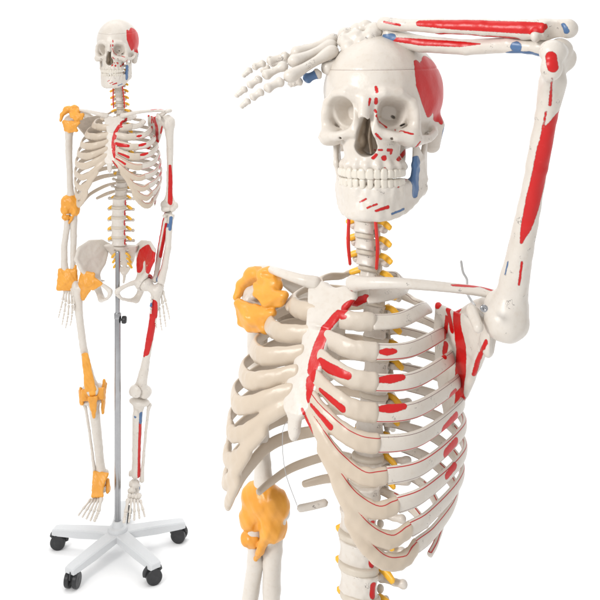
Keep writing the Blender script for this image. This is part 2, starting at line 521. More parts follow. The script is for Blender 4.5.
# painted muscle patches, as strokes on each bone in its own millimetres
# painted muscle patches, as strokes on each bone in its own millimetres
# painted muscle patches, as strokes on each bone in its own millimetres
# painted muscle patches, as strokes on each bone in its own millimetres
# painted muscle patches, as strokes on each bone in its own millimetres
# painted muscle patches, as strokes on each bone in its own millimetres
# painted muscle patches, as strokes on each bone in its own millimetres
# painted muscle patches, as strokes on each bone in its own millimetres
PAINT = {
    'skull': {
        'red': [([[51.7, -36.1, 74.6], [52.9, -38.4, 68.5], [54.1, -41.1, 62.5], [55.1, -42.4, 56.5], [56.0, -43.1, 50.6], [57.3, -41.0, 44.9], [58.4, -37.4, 39.1], [59.4, -33.1, 33.4], [60.4, -27.8, 27.6], [61.4, -22.4, 21.7], [62.0, -19.8, 18.8]], [7.0, 7.5, 8.1, 8.6, 9.2, 9.2, 9.2, 9.3, 8.9, 8.4, 8.2]), ([[56.7, -24.5, 73.6], [58.9, -26.0, 67.7], [60.9, -26.2, 61.8], [62.6, -25.1, 56.0], [64.3, -23.0, 50.2], [65.6, -20.2, 44.3], [66.7, -15.8, 38.3], [67.6, -10.7, 32.3], [67.7, -6.2, 26.0], [67.1, 2.2, 19.6], [66.3, 11.6, 13.0]], [7.0, 7.6, 8.2, 8.8, 9.3, 9.4, 9.4, 9.4, 8.7, 7.9, 7.2]), ([[58.0, -33.6, 61.3], [59.7, -32.9, 55.6], [61.2, -31.3, 49.9], [62.5, -28.5, 44.2], [63.7, -24.5, 38.4], [64.7, -19.6, 32.6], [65.2, -17.2, 29.7]], [5.8, 6.0, 6.2, 6.4, 6.7, 6.9, 7.0]), ([[63.6, -18.4, 60.2], [65.1, -17.6, 54.3], [66.4, -15.8, 48.5], [67.5, -12.7, 42.6], [68.5, -8.4, 36.6], [69.0, -2.6, 30.6], [68.6, 4.9, 24.3], [67.8, 14.9, 17.8], [68.0, 18.3, 11.5], [69.0, 16.2, 5.4]], [7.0, 7.0, 7.0, 7.1, 7.1, 7.0, 6.5, 6.0, 5.4, 4.8]), ([[12.7, -83.8, 48.1], [13.6, -85.4, 45.2], [14.5, -87.0, 42.3]], [1.9, 1.9, 1.9]), ([[13.2, -86.7, 34.2], [12.4, -83.8, 29.5]], [2.1, 2.1]), ([[6.8, -88.6, 34.2], [6.3, -88.9, 30.7], [5.8, -89.7, 27.2]], [1.5, 1.5, 1.4]), ([[11.2, -84.0, 21.3], [12.6, -85.0, 19.1]], [1.7, 1.7]), ([[13.6, -85.0, 14.4], [12.2, -73.7, 10.5], [13.4, -74.2, 7.0]], [2.1, 2.1, 2.1]), ([[13.8, -70.5, 6.9], [18.3, -70.4, 3.0], [20.6, -70.8, 1.1]], [2.1, 2.1, 2.1]), ([[29.1, -62.5, -2.7], [35.8, -67.1, -3.7], [43.1, -75.1, -4.5], [48.7, -74.9, -5.8], [51.5, -74.1, -6.4]], [1.0, 1.4, 1.6, 1.4, 1.2]), ([[13.4, -90.3, -6.2], [15.5, -87.6, -9.2], [17.3, -82.7, -12.3]], [1.6, 1.6, 1.6]), ([[3.0, -49.9, -27.6]], [1.3]), ([[14.2, -82.5, -25.1], [17.8, -80.8, -25.2]], [1.2, 1.2]), ([[23.5, -76.0, -25.4], [26.8, -71.7, -26.0], [26.0, -71.7, -29.1]], [2.0, 2.0, 2.0]), ([[7.9, -82.7, -34.5], [11.3, -82.3, -31.0]], [2.1, 2.1]), ([[19.2, -77.7, -34.6]], [3.4]), ([[32.2, -64.1, -37.7], [32.5, -55.0, -36.1]], [2.3, 2.6]), ([[30.1, -32.1, -35.5], [31.5, -28.9, -33.3], [32.8, -24.6, -31.2]], [2.9, 3.2, 3.5]), ([[52.5, -62.9, -22.2], [55.4, -65.9, -19.0], [57.6, -65.7, -16.1]], [1.4, 1.3, 1.3]), ([[65.3, -37.3, -17.7]], [1.3]), ([[20.3, -78.5, -46.1], [22.3, -77.5, -50.8]], [1.1, 1.1])],
    },
    'mandible': {
        'red': [([[32.5, -67.8, -68.9], [36.2, -58.8, -66.0], [36.2, -36.6, -63.1]], [1.0, 1.0, 1.0]), ([[-6.8, -85.6, -85.5], [-3.4, -85.6, -83.7], [-0.0, -85.6, -81.8]], [1.2, 1.2, 1.2]), ([[1.7, -88.6, -91.7], [6.9, -86.8, -89.5], [12.0, -84.4, -87.3]], [1.2, 1.2, 1.2]), ([[11.3, -86.8, -95.0], [16.1, -83.8, -93.4], [20.6, -79.7, -91.9], [23.0, -78.1, -91.1]], [1.4, 1.8, 2.1, 2.2])],
        'blue': [([[26.8, -75.8, -99.4], [31.0, -69.7, -97.7], [35.4, -64.0, -96.0], [37.1, -59.0, -95.4]], [1.3, 1.3, 1.4, 1.4]), ([[49.1, -38.8, -42.9], [48.6, -38.9, -49.0], [47.6, -36.4, -55.3], [47.0, -35.6, -61.5], [46.8, -37.4, -67.4], [46.3, -37.8, -73.4], [46.1, -37.9, -76.4]], [8.6, 8.6, 8.6, 8.6, 8.6, 8.6, 8.6])],
    },
    'clavicle': {
        'red': [([[116.1, -21.6, 1469.6], [119.6, -18.4, 1470.0], [123.1, -15.3, 1470.4], [126.5, -11.9, 1470.7], [129.8, -8.3, 1471.0], [131.2, -6.1, 1471.1]], [1.4, 1.9, 2.3, 2.7, 3.2, 3.4]), ([[135.9, -2.2, 1471.1], [141.2, -2.4, 1470.6], [146.2, -1.8, 1469.9], [151.1, -1.3, 1469.3], [153.6, -1.1, 1469.0]], [2.7, 2.3, 1.9, 1.5, 1.3]), ([[28.3, -49.9, 1444.5]], [1.6])],
    },
    'cartilage': {
        'red': [([[37.8, -32.1, 1439.5], [33.5, -35.1, 1436.5], [28.7, -37.2, 1433.4], [26.1, -37.9, 1431.8]], [4.8, 5.1, 5.5, 5.7]), ([[25.6, -59.2, 1425.5], [22.7, -62.6, 1421.6], [20.6, -63.2, 1419.4]], [5.8, 5.7, 5.7]), ([[10.0, -92.1, 1352.0], [10.8, -93.6, 1349.5], [11.1, -94.3, 1346.7]], [6.5, 6.3, 6.2]), ([[13.5, -99.5, 1333.7], [15.0, -102.2, 1328.8], [15.3, -103.3, 1323.3]], [5.0, 4.2, 3.4]), ([[26.0, -63.8, 1416.7], [30.4, -63.3, 1418.1]], [2.6, 2.6]), ([[17.2, -87.1, 1364.3], [24.8, -89.5, 1363.0], [31.8, -91.0, 1361.5], [39.4, -92.9, 1361.0], [46.7, -94.1, 1360.6], [53.5, -94.8, 1360.0], [59.3, -93.9, 1359.1]], [6.1, 6.5, 6.8, 6.4, 5.7, 5.1, 4.5]), ([[27.3, -98.8, 1336.8], [34.2, -100.7, 1334.7], [40.6, -102.0, 1332.5], [47.0, -103.4, 1330.3], [53.3, -104.5, 1328.1], [58.9, -104.8, 1325.6], [61.3, -104.2, 1324.1]], [2.8, 3.2, 3.5, 3.8, 4.2, 4.5, 4.7]), ([[21.4, -105.6, 1319.5], [28.0, -108.0, 1316.9], [34.0, -109.6, 1314.1], [39.7, -110.7, 1311.2], [44.7, -111.0, 1308.0], [49.7, -111.2, 1304.8], [52.1, -111.1, 1303.2]], [2.3, 2.6, 2.9, 3.2, 3.5, 3.8, 4.0]), ([[14.7, -105.5, 1305.3], [19.1, -107.2, 1301.3], [22.7, -107.9, 1297.1], [25.8, -107.9, 1292.5], [27.2, -107.7, 1290.2]], [2.5, 2.9, 3.3, 2.9, 2.6])],
    },
    'sternum': {
        'red': [([[31.1, -51.0, 1432.6], [28.5, -55.7, 1429.5], [26.9, -57.3, 1427.4]], [5.8, 5.9, 5.9]), ([[18.8, -64.3, 1417.3], [16.4, -66.9, 1412.6], [13.9, -69.2, 1407.7], [12.2, -72.7, 1403.2], [10.5, -73.8, 1397.6], [9.9, -76.0, 1392.2], [9.1, -78.1, 1386.8], [8.5, -80.1, 1381.3], [8.5, -82.3, 1375.9], [8.4, -84.3, 1370.5], [8.3, -86.3, 1365.1], [8.4, -88.5, 1359.8], [9.3, -90.6, 1354.5]], [5.7, 5.7, 5.8, 5.9, 6.2, 6.5, 6.8, 7.0, 7.0, 7.0, 7.0, 7.0, 6.6]), ([[10.9, -94.4, 1343.8], [11.8, -96.4, 1338.6], [12.3, -97.4, 1336.0]], [6.0, 5.7, 5.3]), ([[21.7, -64.5, 1415.4]], [2.6]), ([[10.2, -86.0, 1365.9], [13.6, -86.4, 1365.1]], [5.8, 6.0]), ([[10.2, -106.1, 1312.4], [12.3, -106.8, 1310.3], [13.9, -106.8, 1308.0]], [1.7, 2.0, 2.2])],
    },
    'rib9R': {
        'red': [([[-93.3, 78.7, 1220.3]], [2.9])],
    },
    'rib2': {
        'red': [([[79.5, -60.4, 1386.2], [84.4, -56.4, 1386.7], [89.0, -52.0, 1387.7], [91.2, -49.6, 1388.3]], [2.9, 4.4, 3.6, 2.9]), ([[102.8, 50.5, 1400.3], [105.1, 45.6, 1398.2], [106.4, 42.8, 1395.6]], [3.7, 3.7, 3.6])],
    },
    'rib3': {
        'red': [([[88.5, -73.9, 1358.0], [92.8, -70.1, 1358.9], [97.0, -66.2, 1359.7], [101.0, -62.0, 1360.9], [104.7, -57.3, 1361.9], [106.5, -54.8, 1362.4]], [3.4, 4.3, 5.3, 4.7, 3.8, 3.4]), ([[117.2, 21.2, 1378.6]], [4.8])],
    },
    'rib4': {
        'red': [([[96.8, -81.5, 1328.6], [101.0, -77.8, 1329.5], [105.2, -73.9, 1330.3], [109.1, -69.8, 1331.4], [112.8, -65.3, 1332.4], [114.6, -62.9, 1332.9]], [3.7, 4.6, 5.6, 5.0, 4.1, 3.7]), ([[131.6, 16.9, 1334.1], [131.5, 21.8, 1335.4], [131.2, 27.5, 1336.6]], [5.9, 5.9, 5.9])],
    },
    'scapula': {
        'red': [([[83.0, 82.5, 1439.8], [86.0, 82.1, 1441.5]], [3.8, 3.8]), ([[96.8, 75.6, 1430.0], [96.1, 78.4, 1424.6], [95.5, 80.9, 1419.2], [95.1, 82.6, 1416.4]], [3.2, 3.2, 3.3, 3.3]), ([[95.6, 87.2, 1401.4], [94.6, 88.8, 1395.6], [94.1, 89.4, 1392.6]], [4.3, 4.4, 4.4]), ([[106.6, 86.0, 1438.0]], [5.4]), ([[110.5, 62.8, 1438.8], [111.0, 60.0, 1434.3], [110.6, 62.3, 1429.0], [111.2, 63.2, 1424.1], [112.4, 64.3, 1419.3], [114.1, 62.9, 1414.9], [115.8, 60.9, 1410.6], [116.9, 60.2, 1406.1], [116.7, 63.2, 1400.7], [116.8, 64.8, 1395.6], [116.9, 66.7, 1390.4], [116.8, 69.1, 1385.1], [116.7, 70.6, 1380.0], [116.4, 71.8, 1374.9], [116.0, 73.7, 1369.6], [115.5, 76.3, 1364.2], [115.3, 76.9, 1359.1], [114.8, 77.7, 1354.1], [113.7, 80.1, 1348.7], [113.1, 81.5, 1345.9]], [5.9, 6.9, 8.0, 8.8, 9.3, 9.8, 10.3, 10.6, 10.9, 11.1, 11.3, 11.6, 11.4, 10.7, 10.1, 9.5, 8.8, 7.4, 5.3, 4.3]), ([[150.6, 7.1, 1423.6], [148.5, 9.3, 1418.7], [145.1, 20.9, 1412.3], [142.1, 29.0, 1406.4], [139.7, 33.5, 1401.0], [137.9, 39.2, 1395.2], [136.2, 43.7, 1389.7], [134.3, 48.9, 1383.9]], [2.6, 2.6, 2.6, 2.6, 2.7, 2.7, 2.7, 2.7]), ([[98.3, 70.3, 1438.8], [99.7, 70.2, 1434.0], [100.9, 71.9, 1429.0], [102.2, 73.0, 1424.1], [103.4, 74.3, 1419.2]], [3.8, 3.8, 3.8, 3.8, 3.8])],
    },
    'rib5': {
        'red': [([[77.2, 104.4, 1328.5], [82.0, 102.6, 1332.4]], [6.4, 6.4]), ([[137.1, -7.0, 1301.0], [137.7, -0.3, 1304.2], [138.0, 7.4, 1307.1], [137.9, 15.9, 1309.8], [137.7, 20.5, 1311.1]], [6.3, 6.3, 6.4, 6.4, 6.4])],
    },
    'rib6': {
        'red': [([[78.5, 106.1, 1297.7], [86.0, 101.4, 1305.0], [88.6, 101.3, 1307.9]], [6.4, 6.3, 6.3]), ([[141.2, -6.6, 1275.8], [141.7, 1.9, 1279.2], [141.8, 11.1, 1282.4], [141.8, 16.0, 1283.9]], [5.7, 5.7, 5.8, 5.8])],
    },
    'rib7': {
        'red': [([[142.6, -3.4, 1249.4], [143.1, 3.2, 1252.6], [143.4, 10.2, 1255.6], [143.4, 13.9, 1257.1]], [4.5, 4.6, 4.6, 4.6])],
    },
    'humerus': {
        'red': [([[3.7, 10.4, -233.1], [0.2, 10.2, -229.0], [-2.1, 9.8, -224.6], [-3.1, 9.1, -219.8], [-4.0, 8.3, -214.9], [-4.0, 8.1, -209.6], [-3.8, 7.9, -204.3], [-3.7, 7.6, -199.0], [-3.7, 7.4, -193.7], [-3.6, 7.4, -188.4], [-3.2, 7.3, -183.0], [-2.8, 7.2, -177.5], [-2.8, 7.3, -172.1], [-2.7, 7.2, -166.7], [-2.3, 7.2, -161.2], [-2.2, 6.8, -155.8], [-2.2, 6.4, -150.3], [-2.4, 6.1, -145.0], [-2.6, 5.8, -139.6], [-2.7, 5.5, -134.1], [-2.6, 5.1, -128.6], [-2.6, 4.6, -123.1], [-2.6, 4.1, -117.5], [-3.0, 3.7, -112.1], [-3.0, 3.3, -106.6], [-3.0, 2.7, -101.0], [-3.3, 2.1, -95.5], [-3.3, 1.6, -89.9]], [3.8, 4.8, 5.7, 6.7, 7.6, 7.9, 8.1, 8.4, 8.6, 8.6, 8.6, 8.6, 8.7, 8.7, 8.7, 8.5, 8.3, 8.2, 8.0, 7.8, 7.3, 6.8, 6.3, 5.8, 5.2, 4.0, 2.7, 1.5]), ([[-32.3, 2.5, -293.9], [-34.3, 4.8, -289.9], [-35.5, 6.8, -285.7]], [5.4, 5.4, 5.4]), ([[-33.2, 7.3, -274.6], [-22.1, 5.1, -266.4], [-17.9, 4.6, -260.0], [-14.9, 4.4, -253.9], [-12.8, 4.5, -247.9], [-10.8, 4.6, -242.0]], [1.0, 1.1, 1.2, 1.4, 1.5, 1.6]), ([[-9.7, 2.0, -233.7], [-9.2, 1.9, -228.3], [-9.0, 1.9, -223.0], [-7.8, 1.6, -217.4], [-7.2, 1.5, -211.9], [-7.0, 1.5, -206.5], [-6.9, 1.5, -201.2], [-6.7, 1.5, -195.8], [-6.2, 1.4, -190.3], [-6.0, 1.4, -184.8], [-6.0, 1.4, -179.4], [-6.2, 1.5, -174.1], [-6.1, 1.5, -168.7], [-5.1, 1.3, -162.9], [-4.9, 1.3, -157.3], [-4.8, 1.3, -154.6]], [1.1, 1.1, 1.1, 1.1, 1.1, 1.1, 1.1, 1.1, 1.1, 1.1, 1.2, 1.2, 1.2, 1.2, 1.2, 1.2]), ([[-1.8, 5.7, -69.4], [-2.1, 6.2, -63.8], [-2.5, 6.6, -58.3], [-2.6, 7.0, -52.7], [-3.0, 7.4, -47.1], [-3.3, 7.7, -44.4]], [1.3, 1.3, 1.3, 1.3, 1.3, 1.3]), ([[12.2, -9.3, -147.3], [12.0, -8.6, -155.8], [12.0, -8.3, -164.1], [12.0, -7.8, -172.6], [11.5, -6.8, -181.1], [11.7, -6.7, -189.4], [11.8, -6.4, -197.8], [11.7, -6.0, -206.3], [11.7, -6.1, -214.6], [11.3, -6.8, -222.8], [10.3, -6.5, -231.3], [10.0, -7.4, -239.5], [9.7, -8.2, -247.7], [9.2, -8.7, -256.0], [8.6, -9.1, -264.3], [6.1, -6.3, -273.3]], [5.1, 5.6, 6.2, 6.8, 7.3, 7.9, 8.5, 9.1, 9.4, 9.2, 9.0, 8.8, 8.7, 8.5, 8.3, 8.1])],
        'blue': [([[-0.8, -7.9, -63.7], [-1.1, -8.0, -57.8], [-2.1, -7.9, -52.2], [-2.7, -7.8, -49.5]], [1.0, 1.0, 1.0, 1.0])],
    },
    'ulna': {
        'red': [([[-21.3, -5.8, -175.8], [-21.3, -5.7, -168.6], [-21.5, -6.0, -161.1], [-21.8, -6.4, -153.6], [-21.8, -6.4, -146.5], [-21.7, -6.1, -139.6], [-21.7, -6.0, -132.6], [-21.6, -5.9, -125.7], [-21.7, -6.1, -118.6], [-21.5, -5.9, -111.8], [-21.2, -5.5, -105.2], [-21.1, -5.6, -98.4], [-21.3, -6.0, -91.4], [-20.8, -5.4, -85.1], [-20.6, -5.2, -78.5], [-20.7, -5.4, -71.8], [-20.5, -5.2, -65.3], [-20.4, -5.3, -58.8], [-20.3, -5.4, -52.3], [-20.1, -5.3, -45.9], [-20.0, -5.4, -39.5], [-19.4, -4.7, -33.5], [-18.8, -3.9, -27.6], [-18.6, -3.7, -21.4], [-18.7, -3.2, -15.3], [-17.6, 0.9, -10.9]], [4.5, 5.0, 5.4, 5.8, 6.3, 6.7, 7.1, 7.5, 7.7, 7.8, 7.9, 7.9, 8.0, 8.1, 8.2, 8.3, 8.4, 8.4, 8.4, 8.4, 8.4, 8.4, 8.4, 8.4, 7.2, 4.2]), ([[-21.7, -6.8, -227.2], [-20.4, -6.7, -219.5], [-19.1, -6.7, -211.8], [-18.4, -7.8, -203.5]], [1.6, 1.6, 1.6, 1.6]), ([[-2.5, -5.1, -45.4], [-2.7, -4.4, -53.3], [-2.6, -4.2, -61.1], [-2.7, -3.6, -69.0], [-2.5, -3.5, -76.8], [-2.5, -3.2, -84.7], [-2.5, -2.8, -92.5], [-2.9, -2.1, -100.5], [-3.4, -1.9, -108.3], [-3.7, -1.9, -116.1], [-3.6, -2.4, -123.9], [-4.0, -2.4, -131.7], [-4.0, -2.8, -139.4], [-3.6, -3.7, -147.1], [-3.7, -3.7, -151.0]], [4.0, 4.5, 5.0, 5.5, 6.0, 6.5, 7.0, 7.3, 7.3, 7.3, 7.3, 7.3, 7.3, 7.3, 7.3])],
        'blue': [([[-18.3, 3.7, 10.2], [-15.9, 1.7, 12.3], [-13.0, 0.8, 14.0]], [4.0, 4.0, 4.0])],
    },
    'radius': {
        'red': [([[1.5, -13.0, -221.0], [2.5, -12.0, -214.3], [3.6, -11.0, -207.6], [4.4, -10.3, -200.7], [5.4, -9.3, -194.1], [6.3, -8.7, -187.2], [7.0, -8.2, -180.3], [7.3, -7.7, -173.3], [7.4, -7.7, -166.1], [7.6, -7.4, -159.1], [7.7, -7.3, -152.0], [7.7, -7.3, -144.9], [8.0, -6.8, -138.1], [8.2, -6.6, -131.2], [8.1, -6.8, -124.1], [7.9, -6.6, -117.3], [7.7, -6.4, -110.4], [7.0, -6.9, -103.2], [6.5, -7.2, -96.1]], [2.7, 3.1, 3.4, 3.8, 4.2, 4.6, 5.0, 4.9, 4.8, 4.7, 4.7, 4.6, 4.5, 4.4, 4.3, 3.5, 2.7, 1.8, 1.0]), ([[4.0, 5.1, -87.4]], [0.8])],
        'blue': [([[0.5, -12.7, -230.1], [-0.6, -12.0, -222.1], [-0.6, -10.8, -218.6]], [5.4, 5.3, 5.3]), ([[7.2, -9.4, -48.0]], [7.4]), ([[18.3, -10.5, -22.0], [17.4, -8.4, -30.2], [17.7, -8.0, -38.2], [17.8, -7.2, -46.2], [18.3, -7.1, -54.2], [18.6, -7.1, -58.1]], [6.0, 6.0, 6.0, 6.0, 6.0, 6.0])],
    },
    'hip': {
        'red': [([[69.4, 7.6, 939.4], [68.4, 14.8, 945.8], [68.0, 19.6, 952.8], [67.8, 23.6, 960.0], [67.5, 27.8, 967.3], [68.8, 28.0, 975.1], [77.2, 20.2, 981.6], [85.3, 13.8, 987.9], [92.9, 6.5, 991.9], [98.8, -4.3, 987.3], [105.4, -18.3, 983.4], [113.2, -37.7, 981.0], [117.7, -51.7, 976.7], [117.5, -50.8, 968.5], [117.1, -49.0, 959.9], [116.3, -45.0, 950.8]], [16.4, 18.1, 19.8, 21.6, 23.3, 24.8, 25.3, 25.8, 26.1, 25.6, 25.0, 24.4, 23.7, 22.9, 22.1, 21.3]), ([[106.1, 1.6, 918.3]], [19.6]), ([[90.6, -0.8, 975.1], [92.0, -7.2, 968.4], [93.4, -13.4, 961.7], [95.0, -20.8, 955.3], [96.4, -26.9, 948.6]], [8.2, 8.2, 8.1, 8.1, 8.1])],
    },
    'femur': {
        'red': [([[37.1, -13.1, -57.2], [37.0, -13.3, -65.2], [37.0, -13.4, -73.4], [36.9, -13.4, -81.5], [36.9, -13.8, -89.5], [37.3, -14.9, -97.2], [37.0, -14.9, -105.4], [35.9, -15.1, -113.5], [35.2, -15.8, -121.4], [34.3, -16.4, -129.3], [33.1, -16.3, -137.6], [32.1, -16.6, -145.6], [31.3, -17.2, -153.6], [30.3, -17.4, -161.7], [29.2, -17.7, -169.8], [28.6, -18.9, -177.5], [27.3, -18.7, -185.8], [26.1, -18.7, -194.0], [25.0, -18.8, -202.2], [23.5, -18.2, -210.6], [22.3, -18.2, -218.9]], [14.9, 15.8, 16.6, 17.5, 18.4, 19.2, 19.8, 19.6, 19.4, 19.2, 19.0, 18.8, 18.6, 18.2, 17.5, 16.8, 16.1, 15.4, 14.7, 14.0, 13.3]), ([[17.4, -17.7, -233.3]], [4.3])],
    },
    'tibia': {
        'red': [([[15.5, -11.8, -75.3], [15.5, -11.4, -84.0], [15.3, -10.8, -92.8], [14.8, -9.3, -102.0], [14.8, -9.0, -110.7], [15.2, -9.6, -118.8], [14.8, -8.4, -127.9], [14.9, -8.2, -136.5], [14.8, -7.8, -145.1], [14.5, -6.8, -154.2], [14.3, -6.1, -163.1], [14.1, -5.3, -172.0], [14.3, -5.2, -180.5], [14.1, -4.2, -189.5], [14.4, -4.0, -198.1], [14.5, -3.7, -206.7], [14.7, -3.3, -215.4], [14.7, -2.5, -224.3], [14.8, -2.0, -233.1], [15.1, -2.1, -241.5], [15.4, -2.0, -250.0], [16.2, -2.9, -257.9], [16.9, -3.7, -266.0], [15.9, -0.8, -276.1]], [6.5, 6.5, 6.5, 6.5, 6.5, 6.5, 6.5, 6.5, 6.5, 6.5, 6.5, 6.5, 6.5, 6.5, 6.5, 6.5, 6.5, 6.5, 6.5, 6.5, 6.5, 6.5, 6.5, 6.5])],
        'blue': [([[15.0, -10.2, -48.1], [16.1, -11.4, -56.7], [16.4, -11.0, -66.2], [16.3, -9.6, -76.2]], [7.5, 7.5, 7.5, 7.5]), ([[0.1, -24.4, -55.6]], [5.1])],
    },
}

# ------------------------------------------------------------------ skull (local mm; x to its left, y backwards, z up)
SK_T = 112


def skull_f(P):
    X = np.abs(P[:, 0])
    Q = P.copy()
    Q[:, 0] = X
    d = ell(Q, (0, 24, 42), (71, 74, 70))
    d = smin(d, ell(Q, (0, -14, 40), (61, 71, 71)), 24)
    d = smin(d, ell(Q, (0, 58, 10), (56, 37, 38)), 18)
    d = smin(d, ell(Q, (0, 10, -8), (50, 50, 22)), 14)
    # mastoid and ear region
    d = smin(d, cone(Q, (57, 24, 0), (56, 26, -26), 15, 10), 8)
    d = smin(d, ell(Q, (42, 48, -6), (22, 26, 20)), 10)
    # temple hollow
    d = smax(d, -ell(Q, (73, -40, 14), (13, 18, 32)), 10)
    # brow ridge
    d = smin(d, chain(Q, [(4, -82, 35), (22, -82, 41), (38, -72, 40), (48, -62, 30)], [5, 5.5, 4.5, 4]), 8)
    # maxilla
    m = ell(Q, (0, -54, -20), (33, 32, 34))
    m = smin(m, ell(Q, (0, -50, -44), (38, 36, 13)), 8)
    m = smin(m, cone(Q, (16, -78, 14), (10, -84, -4), 9, 7), 6)
    d = smin(d, m, 8)
    al = spline([(0, -80, -50), (20, -74, -50), (32, -56, -49), (33, -34, -48)], 8)
    d = smin(d, chain(Q, al, 4.6), 3)
    # nasal bones
    d = smin(d, chain(Q, [(0, -83, 34), (0, -87, 24), (0, -91, 15)], [7, 7, 6.5]), 5)
    d = smin(d, ell(Q, (49, -50, 12), (6, 16, 20), (0, 0, 22)), 5)
    # cheek bones
    z = ell(Q, (45, -62, -11), (14, 11, 12))
    z = smin(z, chain(Q, [(49, -61, -10), (51, -58, 8), (49, -60, 28)], [7.5, 5, 5.5]), 6)
    z = smin(z, chain(Q, [(48, -68, -10), (34, -77, -10), (17, -82, -4)], [7, 6, 6]), 6)
    z = smin(z, chain(Q, [(52, -58, -15), (63, -38, -14), (66, -14, -8), (60, 4, -2)], [7, 4.6, 4.2, 6]), 5)
    d = smin(d, z, 6)
    # canine fossa
    d = smax(d, -ell(Q, (30, -92, -27), (11, 11, 12)), 7)
    # orbit: rounded square opening narrowing to the back
    oq = rot(Q, (35, -80, 16), (0, 8, 18))
    ax = np.abs((oq[:, 0] + 6 * np.clip((oq[:, 1] + 8) / 46, 0, 1)) / 21.5)
    az = np.abs(oq[:, 2] / 20.5)
    rad = (ax ** 3 + az ** 3) ** (1 / 3)
    t = np.clip((oq[:, 1] + 8) / 46, 0, 1)
    orb = np.maximum((rad - (1 - 0.72 * t ** 1.5)) * 17, oq[:, 1] - 33)
    orb = np.maximum(orb, -oq[:, 1] - 26)
    d = smax(d, -orb, 3.0)
    d = np.maximum(d, -ell(P, (24, -48, 12), (2.6, 9, 1.6), (0, 35, 0)))
    d = np.maximum(d, -ell(P, (36, -54, 3), (4, 9, 1.0), (0, -25, 10)))
    # nose opening
    nq = P[:, [0, 2]]
    pa = np.stack([nq[:, 0], nq[:, 1]], 1)
    h = np.clip((9 - pa[:, 1]) / 30, 0, 1)
    w_ = 4.5 + 8.6 * h ** 0.85
    nose = np.linalg.norm(np.stack([pa[:, 0], np.where(pa[:, 1] > 9, pa[:, 1] - 9, np.where(pa[:, 1] < -20, pa[:, 1] + 20, 0))], 1), axis=1) - w_
    nose = np.maximum(nose, P[:, 1] + 50)
    nose = np.maximum(nose, -P[:, 1] - 120)
    d = smax(d, -nose, 1.6)
    # septum and conchae inside
    sp = np.maximum(np.maximum(np.abs(P[:, 0] - 1.5 * np.sin(P[:, 2] / 9)) - 1.1, np.abs(P[:, 1] + 52) - 10), np.abs(P[:, 2] + 6) - 26)
    d = np.minimum(d, sp)
    d = smin(d, ell(Q, (10, -52, -16), (4, 10, 9)), 4)
    d = smin(d, ell(Q, (9, -51, 1), (3.5, 9, 8)), 4)
    # hollow between cheek arch and skull, pterygoid region
    d = smax(d, -ell(Q, (50, -34, -24), (13, 22, 20)), 3)
    d = smin(d, ell(Q, (23, -22, -34), (10, 13, 22)), 5)
    # ear canal
    d = smax(d, -cone(Q, (75, 8, -4), (50, 2, -6), 3.5, 3), 1.5)
    # infraorbital foramen
    d = np.maximum(d, -cone(Q, (30, -92, -13), (28, -66, -10), 1.8, 1.8))
    # tooth root ridges
    ang = np.arctan2(X, -(P[:, 1] + 52) + 1e-3)
    ridge = 1.4 * np.cos(ang * 15.5) * np.exp(-((P[:, 2] + 46) / 8) ** 2)
    d = d - np.where(P[:, 1] < -45, ridge, 0)
    # cap seam
    seam = np.abs(P[:, 2] - 71 - 0.04 * P[:, 1])
    d = d + 0.8 * np.exp(-(seam / 0.9) ** 2)
    d = d + lump(P, 0.25, 14)
    return d


def arch(s, rx, ry, y0):
    """tooth arch in plan, s from -1 to 1"""
    a = s * math.radians(86)
    return rx * math.sin(a), y0 - ry * math.cos(a), a


def teeth(z, rx, ry, y0, up, n=14):
    items = []
    for i in range(n):
        s = (i + 0.5 - n / 2) / (n / 2)
        s = math.copysign(abs(s) ** 0.92, s)
        x, y, a = arch(s, rx, ry, y0)
        k = abs(i + 0.5 - n / 2)
        wdt = [4.6, 3.9, 4.1, 4.0, 4.0, 5.0, 5.0][int(k)] if up else [3.4, 3.6, 3.9, 3.9, 4.0, 5.0, 5.0][int(k)]
        dep = [3.0, 3.0, 3.8, 4.3, 4.5, 5.2, 5.2][int(k)]
        hh = [6.0, 5.5, 6.2, 5.2, 5.0, 4.8, 4.6][int(k)] * 1.1
        items.append((x, y, z, math.degrees(a), wdt, dep, hh))

    def f(P):
        d = None
        for (x, y, zz, a, w_, dp, hh) in items:
            q = rot(P, (x, y, zz), (0, 0, a))
            tp = 1 + 0.018 * q[:, 2] * (-1 if up else 1)
            q = q * np.stack([1 / np.clip(tp, .7, 1.4), np.ones(len(q)), np.ones(len(q))], 1).astype(np.float32)
            e = (np.power(np.abs(q[:, 0] / w_), 3.5) + np.power(np.abs(q[:, 1] / dp), 3) + np.power(np.abs(q[:, 2] / hh), 3.5)) ** (1 / 3.3)
            e = (e - 1) * 3
            d = e if d is None else np.minimum(d, e)
        return d
    return sdfmesh(f, (-rx - 8, y0 - ry - 8, z - 8), (rx + 8, y0 + 10, z + 8), 0.75, slack=3)


